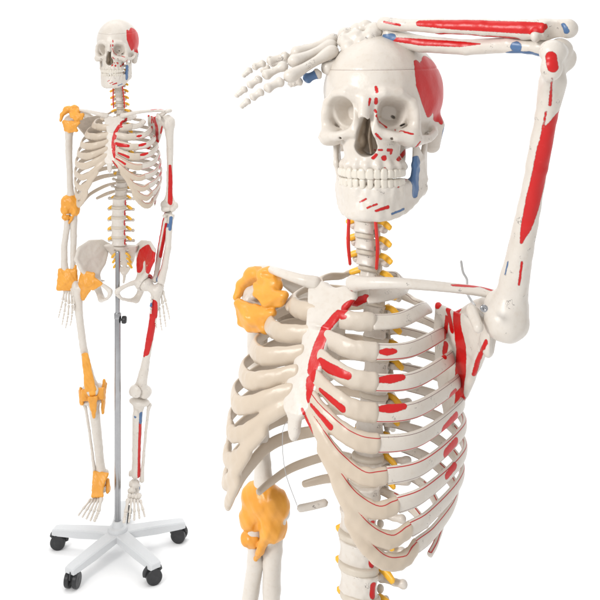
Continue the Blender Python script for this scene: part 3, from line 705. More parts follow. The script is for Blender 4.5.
def mandible_f(P):
    Q = P.copy()
    Q[:, 0] = np.abs(P[:, 0])
    up = [(0, -79, -72), (15, -77, -72), (30, -64, -71), (38, -46, -70), (43, -24, -67)]
    lo = [(0, -82, -101), (12, -79, -102), (27, -65, -100), (39, -39, -92), (49, -9, -75)]
    up, lo = [spline(q, 9) for q in (up, lo)]
    d = None
    for i in range(8):
        for t in ((up[i], up[i + 1], lo[i]), (lo[i], lo[i + 1], up[i + 1])):
            e = tri(Q, *t, 5.2)
            d = e if d is None else smin(d, e, 2)
    al = spline([(0, -77, -69), (19, -71, -69), (31, -55, -68), (33, -34, -66)], 8)
    d = smin(d, chain(Q, al, 4.2), 3)
    d = smin(d, ell(Q, (0, -81, -97), (14, 8, 9)), 6)
    d = smin(d, chain(Q, lo, 5.8), 4)
    ang = np.arctan2(Q[:, 0], -(P[:, 1] + 48) + 1e-3)
    d = d - np.where(P[:, 1] < -40, 0.7 * np.cos(ang * 15.5) * np.exp(-((P[:, 2] + 76) / 6) ** 2), 0)
    ram = [(42, -34, -72), (50, -10, -82), (51, -2, -66), (46, -37, -46), (53, -4, -20), (47, -38, -20), (51, -18, -38)]
    r = plate(Q, ram, [(0, 1, 2), (0, 2, 3), (2, 3, 6), (2, 6, 4), (3, 6, 5)], 3.0, 3)
    r = smin(r, ell(Q, (54, -3, -14), (9, 5, 5)), 4)
    d = smin(d, r, 5)
    return d + lump(P, 0.2, 11, 1.0)


# ------------------------------------------------------------------ vertebrae
def vertebra_f(bw, bd, bh, tl, ty, tz, sl, sz, spk, hole=7):
    def f(P):
        Q = P.copy()
        Q[:, 0] = np.abs(P[:, 0])
        r = np.sqrt((Q[:, 0] / bw) ** 2 + (Q[:, 1] / bd) ** 2)
        waist = 1 - 0.09 * (1 - np.clip(np.abs(Q[:, 2]) / bh, 0, 1) ** 2)
        b = smax((r - waist) * bd, np.abs(Q[:, 2]) - bh, 2)
        y0 = bd
        d = smin(b, cone(Q, (bw * .55, y0 * .6, bh * .4), (bw * .6, y0 + 8, bh * .3), 4.2, 4), 3)
        d = smin(d, cone(Q, (bw * .6, y0 + 8, 1), (3, y0 + 16, -2), 4, 4), 3)
        d = smin(d, cone(Q, (bw * .6, y0 + 8, 1), (tl, y0 + ty, tz), 4, spk + .8), 3)
        d = smin(d, ell(Q, (tl, y0 + ty, tz), (spk + 1.5, spk + 1, spk + 2)), 2)
        d = smin(d, ell(Q, (bw * .62, y0 + 8, bh * .95), (4.5, 4, 6)), 2)
        d = smin(d, ell(Q, (bw * .55, y0 + 10, -bh * .95), (4.5, 4, 6)), 2)
        sp = tri(Q, (0, y0 + 14, 3), (0, y0 + 14, -6), (0, y0 + sl, sz), spk * .6)
        d = smin(d, smin(sp, cone(Q, (0, y0 + 16, -3), (0, y0 + sl, sz), 2.4, spk * .95), 2), 3)
        d = smax(d, -cone(Q, (0, y0 + hole * .7, -30), (0, y0 + hole * .7, 30), hole, hole), 1)
        return d + lump(P, .3, 6)
    e = tl + 8
    return sdfmesh(f, (-e, -bd - 5, -max(bh, -sz) - 12), (e, bd + sl + 10, bh + 12), 1.1)


# spine: index 0..6 neck, 7..18 chest, 19..23 loins   (y, z, tilt degrees forward)
SPINE = []
for i in range(7):
    t = i / 6
    SPINE.append((8 - 8 * math.sin(t * math.pi) + 14 * t * t, 1612 - 22 * i, 6 - 16 * t))
for i in range(12):
    t = i / 11
    SPINE.append((26 + 50 * math.sin(math.pi * (0.08 + t * 0.80)) - 6, 1457 - 24.6 * i, -18 + 34 * t))
for i in range(5):
    t = i / 4
    SPINE.append((26 - 20 * math.sin(math.pi * (0.12 + 0.62 * t)) + 2 * t, 1157 - 33 * i, 8 - 16 * t))


def sp_y(z):
    zz = [s[1] for s in SPINE][::-1]
    yy = [s[0] for s in SPINE][::-1]
    return float(np.interp(z, zz, yy))


# ------------------------------------------------------------------ ribs, left side in body mm
# W, lateral (y, z), front point (x, y, z), front end (x, y, z)
RIBS = [
    (52, (18, 1448), (48, -12, 1444), (34, -28, 1440)),
    (82, (26, 1428), (78, -18, 1419), (56, -46, 1415)),
    (104, (26, 1399), (99, -32, 1389), (72, -62, 1385)),
    (118, (24, 1371), (112, -42, 1358), (82, -76, 1354)),
    (128, (24, 1343), (121, -48, 1328), (90, -84, 1323)),
    (134, (24, 1315), (128, -50, 1298), (98, -88, 1292)),
    (138, (26, 1286), (132, -46, 1266), (107, -83, 1258)),
    (140, (30, 1257), (134, -40, 1236), (117, -71, 1226)),
    (139, (32, 1229), (135, -28, 1207), (125, -54, 1197)),
    (133, (36, 1204), (132, -8, 1184), (125, -34, 1173)),
]


def rib_points(n):
    zh = 1457 - 24.6 * n
    ys = sp_y(zh)
    if n < 10:
        W, (ly, lz), f, e = RIBS[n]
        k = 0.55 + 0.25 * (n == 0)
        back = ys + 30 + 10 * math.sin(n / 9 * math.pi) - (12 if n == 0 else 0)
        return [(15, ys + 8, zh + 3), (28, ys + 24, zh + 2), (W * k, back, zh - 5), (W * .88, (back + ly) / 2 + 8, (zh + lz) / 2 - 4), (W, ly, lz), f, e]
    if n == 10:
        return [(15, ys + 6, zh), (30, ys + 22, zh - 1), (70, ys + 38, zh - 14), (108, ys + 12, zh - 34), (120, 28, zh - 50), (123, 5, zh - 60)]
    return [(15, ys + 6, zh), (30, ys + 20, zh - 2), (62, ys + 30, zh - 14), (92, ys + 22, zh - 28)]


def cage_up(C):
    """direction the tall side of a rib section points to: tangent of the cage wall"""
    c = C - np.array([0, 15, 0])
    n = np.stack([c[:, 0], c[:, 1], np.zeros(len(c))], 1)
    n /= np.linalg.norm(n, axis=1)[:, None] + 1e-9
    tilt = np.interp(C[:, 2], [1180, 1300, 1400, 1450], [-0.12, 0.05, 0.45, 1.3])
    u = np.stack([-n[:, 0] * tilt, -n[:, 1] * tilt, np.ones(len(c))], 1)
    return u / np.linalg.norm(u, axis=1)[:, None]


CART = [
    [(34, -28, 1440), (15, -38, 1438)],
    [(56, -46, 1415), (36, -57, 1414), (14, -58, 1414)],
    [(72, -62, 1385), (46, -74, 1385), (13, -70, 1390)],
    [(82, -76, 1354), (54, -89, 1357), (13, -80, 1367)],
    [(90, -84, 1323), (60, -99, 1328), (13, -89, 1345)],
    [(98, -88, 1292), (72, -102, 1296), (40, -105, 1312), (13, -96, 1325)],
    [(107, -83, 1258), (88, -98, 1256), (60, -106, 1272), (34, -106, 1294), (12, -99, 1311)],
    [(117, -71, 1226), (103, -87, 1220), (80, -100, 1232), (60, -105, 1252), (40, -106, 1276)],
    [(125, -54, 1197), (115, -72, 1188), (96, -90, 1198), (76, -101, 1220), (60, -105, 1246)],
    [(125, -34, 1173), (121, -50, 1162), (107, -73, 1164), (90, -90, 1184), (77, -98, 1206)],
]


def rib_path(n):
    """rib centre line and, for the first ten, the cartilage that carries it on to the breastbone"""
    pts = rib_points(n)
    if n > 9:
        return spline(pts, 70), None
    C = spline(pts + CART[n][1:], 260)
    k = int(np.argmin(np.linalg.norm(C - np.array(pts[-1]), axis=1)))
    a = C[:k + 1]
    return a[np.linspace(0, k, 110).astype(int)], C[k:]


def rib_mesh(n, side):
    C, _ = rib_path(n)
    hp = [5, 6, 7, 7.6, 8.2, 8.8, 9.2, 9.8, 10.4] if n < 10 else [4, 5, 6, 6, 5.5, 4.5]
    if n == 0:
        hp = [5, 6.5, 9, 10.5, 11]
    V, F, (S, HC, OUT) = sweep(C, [4.2, 3.4, 3.3, 3.3, 3.4], hp, seg=28, up=cage_up(C), raw=True, power=2.3)
    at = {}
    if side > 0:
        H = np.interp(S, np.linspace(0, 1, len(hp)), hp)
        up_ = 1 if n <= 5 else -1
        at['line'] = 10 + (HC - 0.75 * H * up_)
        if n >= 2:
            at['redline'] = 10 + (HC + 0.84 * H * up_)
            at['redline'] = np.where(S < .35, 0, at['redline'])
        at['ink'] = 0.6 * np.ones(len(V))
        at['tan'] = np.clip(0.12 + 0.2 * np.sin(S * 30) * 0, 0, 1) * np.ones(len(V))
    else:
        at['tan'] = np.full(len(V), 0.85)
        V, F = mirror(V, F)
    return V, F, at


def cartilage_f(P):
    d = None
    zs = np.array([1.1, 1.1, 0.54], np.float32)
    for i, c in enumerate(CART):
        r = 6.4 if i < 6 else 5.6
        C = rib_path(i)[1]
        C = C[np.linspace(0, len(C) - 1, 10).astype(int)]
        e = chain(P * zs, C * zs, r)
        d = e if d is None else smin(d, e, 3 if i > 5 else 2)
    return d + lump(P, .3, 9)


def sternum_f(P):
    Q = P.copy()
    Q[:, 0] = np.abs(P[:, 0])
    zz = P[:, 2]
    yc = np.interp(zz, [1270, 1305, 1400, 1450], [-103, -104, -68, -42]).astype(np.float32)
    hw = 1.08 * np.interp(zz, [1272, 1284, 1298, 1308, 1330, 1385, 1398, 1405, 1425, 1440, 1450], [4, 7, 8, 16, 21, 17, 16.5, 19, 26, 32, 28]).astype(np.float32)
    sc_ = 1.1 * np.cos((zz - 1340) / 24.6 * 2 * math.pi) * (zz < 1400) * (zz > 1300)
    d1 = Q[:, 0] - hw - sc_
    d2 = np.abs(P[:, 1] - yc) - 5.2
    d = smax(d1, d2, 6)
    d = smax(d, np.abs(zz - 1362) - 90, 6)
    d = smax(d, -sph(P, (0, -42, 1462), 15), 5)
    d = smin(d, ell(P, (0, -69, 1403), (14, 6, 3)), 4)
    return d + lump(P, .25, 10)


# ------------------------------------------------------------------ shoulder girdle
CLAV = [(20, -42, 1450), (45, -52, 1457), (80, -44, 1464), (115, -16, 1466), (140, 0, 1466), (160, 2, 1464)]


def scapula_f(P):
    pts = [(150, 22, 1424), (118, 56, 1436), (84, 86, 1440), (82, 98, 1412), (86, 106, 1370), (100, 104, 1325), (122, 76, 1360), (140, 40, 1402), (108, 78, 1410)]
    rr = [5, 3, 2.6, 3, 3, 4, 4.5, 5, 1.4]
    d = plate(P, pts, [(8, i, i + 1) for i in range(7)] + [(8, 7, 0), (8, 0, 7)], rr, 3)
    d = smin(d, chain(P, [pts[2], pts[3], pts[4], pts[5]], 3.2), 3)
    d = smin(d, chain(P, [pts[5], pts[6], pts[7], pts[0]], [5, 4, 5, 7]), 4)
    d = smin(d, ell(P, (152, 18, 1426), (8, 13, 19), (0, 0, 20)), 5)
    d = smax(d, -ell(P, (164, 10, 1426), (9, 13, 18), (0, 0, 20)), 2)
    # spine and acromion
    d = smin(d, plate(P, [(84, 96, 1418), (118, 66, 1426), (128, 80, 1446), (158, 44, 1456)], [(0, 1, 2), (1, 2, 3)], 2.6, 3), 4)
    d = smin(d, chain(P, [(88, 96, 1420), (128, 80, 1448), (158, 46, 1462), (172, 18, 1464), (164, 2, 1462)], [3.5, 4.5, 6, 7.5, 5.5]), 4)
    # coracoid
    d = smin(d, chain(P, [(140, 20, 1442), (136, -4, 1452), (146, -22, 1440)], [7, 6, 5.5]), 4)
    return d + lump(P, .4, 9)


# ------------------------------------------------------------------ arm, local: joint at origin, next joint at -L
L_HUM, L_FORE, L_FEM, L_TIB = 300, 240, 385, 285


def humerus_f(P):
    d = sph(P, (0, 2, 2), 22.5)
    d = smin(d, ell(P, (15, 0, -2), (13, 17, 19)), 6)
    d = smin(d, ell(P, (8, -19, -8), (7, 7, 12)), 5)
    d = smin(d, chain(P, [(8, 0, -18), (9, 0, -60), (8, 0, -110), (5, 0, -170), (2, 0, -225), (0, 0, -262)], [17, 12.5, 11.2, 10.4, 10.6, 12.5], 2), 10)
    d = smin(d, chain(P, [(8, -6, -40), (12, -5, -100), (9, -2, -140)], [7, 7, 5]), 6)
    d = smin(d, plate(P, [(0, 0, -240), (-28, 2, -284), (24, 2, -286)], [(0, 1, 2)], 5.5, 3), 8)
    d = smin(d, ell(P, (-27, 4, -282), (8, 9, 11)), 9)
    d = smin(d, ell(P, (24, 2, -282), (7, 9, 11)), 9)
    d = smin(d, cone(P, (-20, 0, -296), (-2, 0, -294), 12, 9.5), 3)
    d = smin(d, sph(P, (14, -2, -293), 11), 3)
    d = smax(d, -sph(P, (-8, 13, -278), 9), 4)
    d = smax(d, -sph(P, (-8, -12, -276), 6), 4)
    return d + lump(P, .4, 12)


def ulna_f(P):
    d = chain(P, [(-10, 12, 12), (-10, 8, -14), (-11, 4, -40), (-13, 2, -90), (-14, 0, -150), (-14, 0, -205), (-15, 0, -232)], [12, 13.5, 12.5, 11, 10, 8.2, 10], 3)
    d = smin(d, ell(P, (-10, -9, -20), (8, 8, 6)), 5)
    d = smax(d, -cone(P, (-30, -2, 0), (12, -2, 0), 11, 11), 2)
    return d + lump(P, .3, 10)


def radius_f(P):
    d = cone(P, (12, -2, -12), (12, -2, -20), 10.5, 10.5)
    d = smax(d, P[:, 2] + 10, 2)
    d = smin(d, chain(P, [(12, -2, -20), (11, -1, -38), (10, 0, -60), (17, 0, -120), (15, 0, -185), (9, 0, -225)], [9.5, 9, 10.4, 10.6, 11.5, 15], 3), 4)
    d = smin(d, ell(P, (8, -2, -228), (17, 10, 10)), 6)
    d = smin(d, cone(P, (18, 0, -228), (20, 0, -238), 6, 4), 3)
    return d + lump(P, .3, 10, 2.0)


def femur_f(P):
    d = sph(P, (0, 0, 0), 23)
    d = smin(d, cone(P, (2, 0, 0), (36, 3, -20), 14, 16), 6)
    d = smin(d, ell(P, (44, 8, -12), (14, 17, 22)), 7)
    d = smin(d, ell(P, (24, 14, -48), (9, 8, 11)), 6)
    d = smin(d, chain(P, [(38, 4, -36), (36, -2, -100), (29, -6, -180), (19, -6, -260), (8, -3, -325), (3, 0, -350)], [16, 12.8, 12.2, 13.5, 18, 24], 3), 8)
    for s in (-1, 1):
        d = smin(d, ell(P, (s * 21, 6, -364), (17, 27, 20)), 6)
    d = smax(d, -cone(P, (0, 40, -378), (0, -10, -392), 12, 9), 5)
    return d + lump(P, .5, 14)


def tibia_f(P):
    d = ell(P, (0, 4, -14), (38, 25, 13))
    d = smin(d, cone(P, (0, 2, -20), (0, -6, -58), 22, 14), 8)
    d = smin(d, ell(P, (2, -22, -42), (9, 7, 12)), 6)
    d = smin(d, chain(P, [(0, -6, -58), (0, -3, -120), (0, 0, -180), (1, 3, -240), (1, 4, -268)], [17, 16, 15, 14.5, 18], 3), 5)
    d = smin(d, cone(P, (-16, 2, -268), (-18, 2, -286), 9, 6.5), 4)
    d = smax(d, -cone(P, (-40, 4, -292), (14, 4, -292), 15, 15), 3)
    return d + lump(P, .4, 12)


def fibula_f(P):
    d = chain(P, [(33, 14, -24), (30, 14, -40), (26, 12, -120), (24, 10, -200), (23, 8, -260), (23, 7, -288)], [9, 5.5, 5, 5, 6.5, 8.5], 3)
    return d + lump(P, .4, 10)


def hip_f(P):
    """left hip bone, body mm"""
    acet = (88, -2, 893)
    rim = [(52, 58, 975), (46, 72, 1000), (66, 52, 1018), (98, 20, 1022), (121, -18, 1006), (122, -46, 978), (108, -42, 946), (92, -22, 920), (66, 12, 925), (56, 40, 945)]
    cen = (92, 8, 970)
    pts = rim + [cen]
    d = plate(P, pts, [(10, i, (i + 1) % 10) for i in range(10)], 4.2, 6)
    d = smin(d, chain(P, rim[1:6], [6, 6, 6.5, 6.5, 6.5]), 4)
    d = smin(d, chain(P, [rim[5], rim[6], rim[7]], [6.5, 7, 9]), 5)
    d = smin(d, chain(P, [rim[0], rim[9], rim[8], (74, 2, 905)], [7, 7, 9, 12]), 5)
    a = sph(P, acet, 33)
    a = smax(a, -((P - V3(acet)) @ V3((-0.80, 0.42, 0.42))) - 6, 3)
    a = smin(a, sph(P, (78, 3, 902), 20), 6)
    d = smin(d, a, 6)
    d = smin(d, chain(P, [(72, -12, 900), (45, -38, 897), (20, -52, 885), (9, -54, 876)], [11, 7.5, 8, 10]), 5)
    d = smin(d, chain(P, [(9, -54, 870), (22, -42, 850), (40, -18, 838), (56, 12, 832)], [8, 6, 6.5, 11]), 5)
    d = smin(d, chain(P, [(56, 12, 832), (66, 22, 850), (74, 16, 880)], [12, 11, 14]), 5)
    d = smin(d, cone(P, (70, 26, 888), (52, 40, 886), 8, 3), 4)
    d = smax(d, -sph(P, (96, -8, 890), 24.5), 2)
    d = smax(d, P[:, 0] * -1 + 3, 2)
    return d + lump(P, .5, 13)


def sacrum_f(P):
    Q = P.copy()
    Q[:, 0] = np.abs(P[:, 0])
    t = np.clip((1006 - P[:, 2]) / 110, 0, 1)
    yc = 34 + 55 * np.sin(t * 2.0)
    hw = 50 * (1 - t) ** 0.8 + 8
    d = smax(Q[:, 0] - hw, np.abs(P[:, 1] - yc - 0.10 * Q[:, 0]) - (13 - 7 * t), 6)
    d = smax(d, np.abs(P[:, 2] - 952) - 56, 4)
    d = smin(d, ell(Q, (0, 28, 1003), (24, 17, 9)), 5)
    for i in range(4):
        z = 988 - 21 * i
        tt = (1006 - z) / 110
        yy = 34 + 55 * math.sin(tt * 2.0)
        d = smax(d, -cone(Q, (21 - 3 * i, yy - 25, z), (17 - 2.5 * i, yy + 25, z), 4.2, 4.2), 2)
    d = smin(d, chain(P, [(0, 88, 900), (0, 84, 885), (0, 74, 872)], [7, 5, 3.5]), 4)
    return d + lump(P, .5, 10)


def small_bone(a, b, r, base=1.3, head=1.22, waist=.84, n=26, seg=12):
    a, b = np.array(a, float), np.array(b, float)
    d = b - a
    mid = (a + b) / 2
    up = (0, 1, 0.1) if abs(d[1]) < 0.9 * np.linalg.norm(d) else (0, 0, 1)
    prof = [r * base * .8, r * base, r * base * .85, r * waist, r * waist * .95, r * waist, r * head * .8, r * head, r * head * .8]
    return sweep([a, mid, b], prof, prof, n=n, seg=seg, up=up)[:2]


def make_hand(parent, fingers, carpals, paint_col=None, side=1, mat4=None, r=4.0):
    """fingers: list of joint lists. carpals: lump centres. one mesh for the wrist bones, every long bone its own sub-part"""
    def f(P):
        d = None
        for i, (c, rr) in enumerate(carpals):
            e = ell(P, c, (rr * 1.06, rr * .95, rr * 1.1)) + lump(P, .3, 5, i)
            d = e if d is None else smin(d, e, 3.4)
        return d
    C = np.array([c for c, _ in carpals])
    V, F = sdfmesh(f, C.min(0) - 14, C.max(0) + 14, 1.1)
    at = {'ink': np.full(len(V), 1.0 if side > 0 else 0.0)}
    if side > 0:
        at['blue'] = paint(V, [([carpals[0][0]], 5)])
    ho = link('hand', mesh_data('wrist_bones', V, F, M_BONE, at), parent, mat4)
    for k, joints in enumerate(fingers):
        for j in range(len(joints) - 1):
            rr = r * (1.18, .98, .84, .74)[min(j, 3)] * (1.15 if k == 0 else 1)
            a, b = np.array(joints[j], float), np.array(joints[j + 1], float)
            g = (b - a) / np.linalg.norm(b - a)
            last = j == len(joints) - 2
            V, F = small_bone(a + g * .4, b - g * (0 if last else .4), rr, head=(.85 if last else 1.3))
            V = V + lump(V, .3, 4, k)[:, None] * 0.6
            at = {'ink': np.full(len(V), 1.0 if side > 0 else 0.0)}
            if side > 0 and (k, j) == (1, 0):
                at['orange'] = paint(V, [([a * .95 + b * .05, a * .75 + b * .25], 4)])
            if side > 0 and (k, j) in ((0, 1), (2, 0)):
                m = (a + b) / 2
                at['blue'] = paint(V, [([a * .35 + b * .65, b * .75 + a * .25], rr * 1.6)]) if k == 0 else paint(V, [([a * .9 + b * .1], 5)])
            link('metacarpal' if j == 0 else 'finger_bone', mesh_data('finger_bone', V, F, M_BONE, at), ho)
    return ho


def hand_local(sx=1.0):
    """relaxed hanging hand, wrist at origin, fingers down, thumb towards -x side * sx, slightly curled to the front"""
    fs = [[(-18, -8, -20), (-32, -18, -52), (-38, -26, -80), (-40, -32, -104)],
          [(-13, -2, -30), (-19, -4, -88), (-21, -10, -124), (-22, -18, -146), (-21, -26, -164)],
          [(-3, 0, -31), (-3, -1, -90), (-3, -8, -131), (-3, -18, -156), (-2, -27, -175)],
          [(7, 0, -30), (11, -1, -84), (13, -8, -121), (14, -17, -146), (14, -25, -164)],
          [(15, 0, -28), (23, -2, -77), (28, -8, -105), (30, -15, -123), (31, -21, -139)]]
    cs = [((-14, -3, -10), 8), ((-2, -1, -7), 8), ((9, 1, -8), 7.5), ((15, -5, -12), 6),
          ((-17, -6, -21), 7), ((-8, -2, -23), 6.5), ((2, -1, -23), 8), ((12, 0, -22), 7.5)]
    if sx < 0:
        fs = [[(-x, y, z) for x, y, z in f] for f in fs]
        cs = [((-c[0], c[1], c[2]), r) for c, r in cs]
    return fs, cs


def make_foot(parent, side, mat4):
    s = side

    def f(P):
        d = cone(P, (2 * s, 34, -46), (2 * s, 2, -34), 17, 15)
        d = smin(d, ell(P, (-2 * s, -4, -14), (18, 24, 13)), 3)
        d = smin(d, ell(P, (-10 * s, -32, -24), (13, 10, 11)), 1.5)
        d = smin(d, ell(P, (12 * s, -38, -40), (11, 16, 10)), 1.5)
        for k in range(3):
            d = smin(d, ell(P, ((-16 + 11 * k) * s, -50 + k, -32 - 3 * k), (6.5, 10, 9)), 1)
        return d + lump(P, .8, 7, side)
    V, F = sdfmesh(f, (-40, -75, -72), (40, 60, 12), 1.6)
    at = {}
    if side > 0:
        at['ink'] = np.ones(len(V))
        at['blue'] = paint(V, [([(20, 0, -30), (20, -30, -36)], 6)])
    else:
        at['orange'] = paint(V, [([(0, -20, -5), (-6, -40, -18), (6, -60, -24)], 12), ([(-14, 0, -20), (-22, 0, -40)], 10), ([(20, 0, -12), (22, -20, -30)], 10)])
    fo = link('foot', mesh_data('ankle_bones', V, F, M_BONE, at), parent, mat4)
    for k in range(5):
        x0 = (-19 + 9.5 * k) * s
        x1 = (-26 + 14 * k) * s
        a = (x0, -60 + 2 * k, -34 - 3 * k)
        b = (x1, -118 + 5 * abs(k - 1), -56)
        segs = [(a, b)]
        tl = 48 if k == 0 else 42 - 4 * k
        nseg = 2 if k == 0 else 3
        p = np.array(b, float)
        for q in range(nseg):
            e = p + np.array([0.06 * x1, -tl / nseg, -2.5])
            segs.append((p + (e - p) * .05, e))
            p = e
        for j, (u, v) in enumerate(segs):
            V, F = small_bone(u, v, (6.2 if k == 0 else 4.2) * (1 if j == 0 else .85))
            link('metatarsal' if j == 0 else 'toe_bone', mesh_data('toe_bone', V, F, M_BONE, {'ink': np.full(len(V), 1.0 if side > 0 else 0.0)}), fo)
    return fo


# ------------------------------------------------------------------ shared mesh library
LIB = {}


def bake(key, VF, mat, at=None):
    LIB[key] = mesh_data(key, VF[0], VF[1], mat, at)


def strokes(key, V):
    return {c: paint(V, s) for c, s in PAINT.get(key, {}).items()}


V, F = sdfmesh(skull_f, (-78, -104, -62), (78, 106, 120), 1.05, slack=2.4)
at = strokes('skull', V)
at['line'] = np.where(V[:, 2] > 60, 10 + (V[:, 2] - 71 - 0.04 * V[:, 1]) * 1.6, 0)
nose_shade = (np.abs(V[:, 0]) < 12) & (V[:, 1] > -74) & (V[:, 1] < -40) & (V[:, 2] < 14) & (V[:, 2] > -31)  # inside of the nose opening: its shade is put into the tan colour
at['tan'] = np.where(nose_shade, 0.9, 0.10)
at['ink'] = np.clip((V[:, 0] - 6) / 8, 0, 1) * (V[:, 1] < -40) * (V[:, 2] < 10) * .5
at['red'] = np.maximum(at.get('red', 0), paint(V, [([(62, -6, 62), (66, 24, 44)], [26, 30]), ([(60, -20, 40), (66, 10, 20)], [14, 16])]))
at['blue'] = paint(V, [([(70, 30, -6), (66, 34, -24)], [9, 8])])
bake('skull', (V, F), M_BONE, at)
V, F = sdfmesh(mandible_f, (-66, -96, -118), (66, 10, -6), 1.1)
at = strokes('mandible', V)
at['ink'] = np.clip((V[:, 0] + 2) / 8, 0, 1) * 0.6
bake('mandible', (V, F), M_BONE, at)
bake('upper_teeth', teeth(-53.0, 34.5, 33, -51.5, True), M_TOOTH)
bake('lower_teeth', teeth(-64.6, 33.5, 31.5, -51, False), M_TOOTH)

for key, args in (('cervical_vertebra', (12, 9.5, 7.5, 19, 2, 0, 26, -8, 3.0, 7)),
                  ('thoracic_vertebra', (19, 15, 9.8, 34, 18, 4, 44, -26, 3.6, 7)),
                  ('lumbar_vertebra', (25, 18, 13, 42, 12, 2, 40, -8, 4.0, 8))):
    V, F = vertebra_f(*args)
    bake(key, (V, F), M_BONE, {'ink': np.clip(V[:, 0] / 6, 0, 1), 'red': paint(V, [([(21, -4, -8), (21, -4, 6)], 4)]) if key[0] == 'l' else np.zeros(len(V))})


def disc_mesh(rx, ry, h):
    def f(P):
        r = np.sqrt((P[:, 0] / rx) ** 2 + (P[:, 1] / ry) ** 2)
        return smax((r - 1) * ry, np.abs(P[:, 2]) - h, 3)
    return sdfmesh(f, (-rx - 3, -ry - 3, -h - 3), (rx + 3, ry + 3, h + 3), 1.3)


bake('disc', disc_mesh(19.5, 15.5, 4), M_DISC)
for sgn, key in ((1, 'nerve_left'), (-1, 'nerve_right')):
    V, F, _ = sweep([(9 * sgn, 17, -1), (20 * sgn, 15, -2), (34 * sgn, 12, -9)], [3.8, 4, 4.6, 3.6], [3.6, 3.6, 3, 2], n=20, seg=12, up=(0, 1, .1))
    bake(key, (V, F), M_NERVE)

for i in range(12):
    for s in (1, -1):
        V, F, at = rib_mesh(i, s)
        at.update(strokes('rib%d' % i, V) if s > 0 else {})
        bake('rib%d%s' % (i, 'L' if s > 0 else 'R'), (V, F), M_BONE, at)
V, F = sdfmesh(cartilage_f, (-6, -122, 1140), (140, -10, 1462), 1.4)
at = strokes('cartilage', V)
at['tan'] = np.clip(0.75 + 0.25 * np.clip((1330 - V[:, 2]) / 60, -1, 1), 0, 1)
hc = np.full(len(V), 50.0)
best = np.full(len(V), 1e9)
for i in range(len(CART)):
    C = rib_path(i)[1]
    C = C[np.linspace(0, len(C) - 1, 24).astype(int)]
    T = np.gradient(C, axis=0)
    T /= np.linalg.norm(T, axis=1)[:, None]
    nrm = C * np.array([1, 1, 0]) + np.array([0, 10, 0])
    U = np.cross(nrm, T)
    U /= np.linalg.norm(U, axis=1)[:, None]
    U *= np.where(np.abs(U[:, 2:3]) > 0, np.sign(U[:, 2:3]), 1)
    D = np.linalg.norm(V[:, None] - C[None], axis=2)
    k = D.argmin(1)
    dm = D.min(1)
    val = ((V - C[k]) * U[k]).sum(1)
    m = dm < best
    best[m] = dm[m]
    hc[m] = (val if i > 4 else val - 100)[m]
at['redline'] = 10 + (hc - 7.0)
bake('cartilageL', (V, F), M_BONE, at)
bake('cartilageR', mirror(V, F), M_BONE, {'tan': np.full(len(V), 0.95)})
V, F = sdfmesh(sternum_f, (-42, -118, 1262), (42, -22, 1460), 1.3)
at = strokes('sternum', V)
at['ink'] = np.clip((V[:, 0] + 4) / 8, 0, 1) * .4
bake('sternum', (V, F), M_BONE, at)

C = spline(CLAV, 90)
V, F, (S, HC, OUT) = sweep(C, [9, 7, 6, 6, 7.5, 8.5, 7.5], [10, 7, 6, 5.5, 5, 5, 4.5], seg=24, raw=True)
at = strokes('clavicle', V)
at['ink'] = np.full(len(V), .7)
bake('clavicleL', (V, F), M_BONE, at)
bake('clavicleR', mirror(V, F), M_BONE, {'tan': np.full(len(V), .1)})
V, F = sdfmesh(scapula_f, (66, -36, 1308), (188, 122, 1482), 1.35)
V, F = relax(V, F, 5)
at = strokes('scapula', V)
at['ink'] = np.full(len(V), .6)
bake('scapulaL', (V, F), M_BONE, at)
bake('scapulaR', mirror(V, F), M_BONE, {'tan': np.full(len(V), .3)})

for key, fn, lo, hi, h in (('humerus', humerus_f, (-44, -32, -312), (44, 32, 34), 1.35),
                           ('ulna', ulna_f, (-36, -26, -248), (16, 30, 30), 1.2),
                           ('radius', radius_f, (-14, -20, -248), (36, 20, 0), 1.2),
                           ('femur', femur_f, (-46, -40, -392), (66, 46, 30), 1.8),
                           ('tibia', tibia_f, (-46, -40, -300), (46, 38, 4), 1.8),
                           ('fibula', fibula_f, (14, -4, -304), (50, 30, -10), 1.6)):
    V, F = sdfmesh(fn, lo, hi, h)
    at = strokes(key, V)
    at['ink'] = np.full(len(V), .8)
    bake(key + 'L', (V, F), M_BONE, at)
    bake(key + 'R', mirror(V, F), M_BONE, {c: v for c, v in strokes(key + 'R', mirror(V, F)[0]).items()})
V, F = sdfmesh(lambda P: ell(P, (0, -30, -352), (20, 9, 21)) + lump(P, .5, 8), (-26, -44, -378), (26, -16, -326), 1.6)
bake('patellaL', (V, F), M_BONE, {'ink': np.ones(len(V))})
bake('patellaR', (V, F), M_BONE, {'orange': paint(V, [([(0, -38, -330), (0, -40, -375)], 11)])})
V, F = sdfmesh(hip_f, (0, -70, 812), (142, 90, 1034), 1.7)
V, F = relax(V, F, 22)
at = strokes('hip', V)
at['ink'] = np.clip((960 - V[:, 2]) / 20, 0, 1)
bake('hipL', (V, F), M_BONE, at)
bake('hipR', mirror(V, F), M_BONE, {})
V, F = sdfmesh(sacrum_f, (-66, 5, 860), (66, 116, 1020), 1.6)
bake('sacrum', (V, F), M_BONE, {'ink': np.clip(V[:, 0] / 6, 0, 1)})


# ------------------------------------------------------------------ ligaments of the right side (body mm, built on the right)
def lig(key, f, lo, hi, h=1.4):
    bake(key, sdfmesh(f, lo, hi, h), M_LIG)


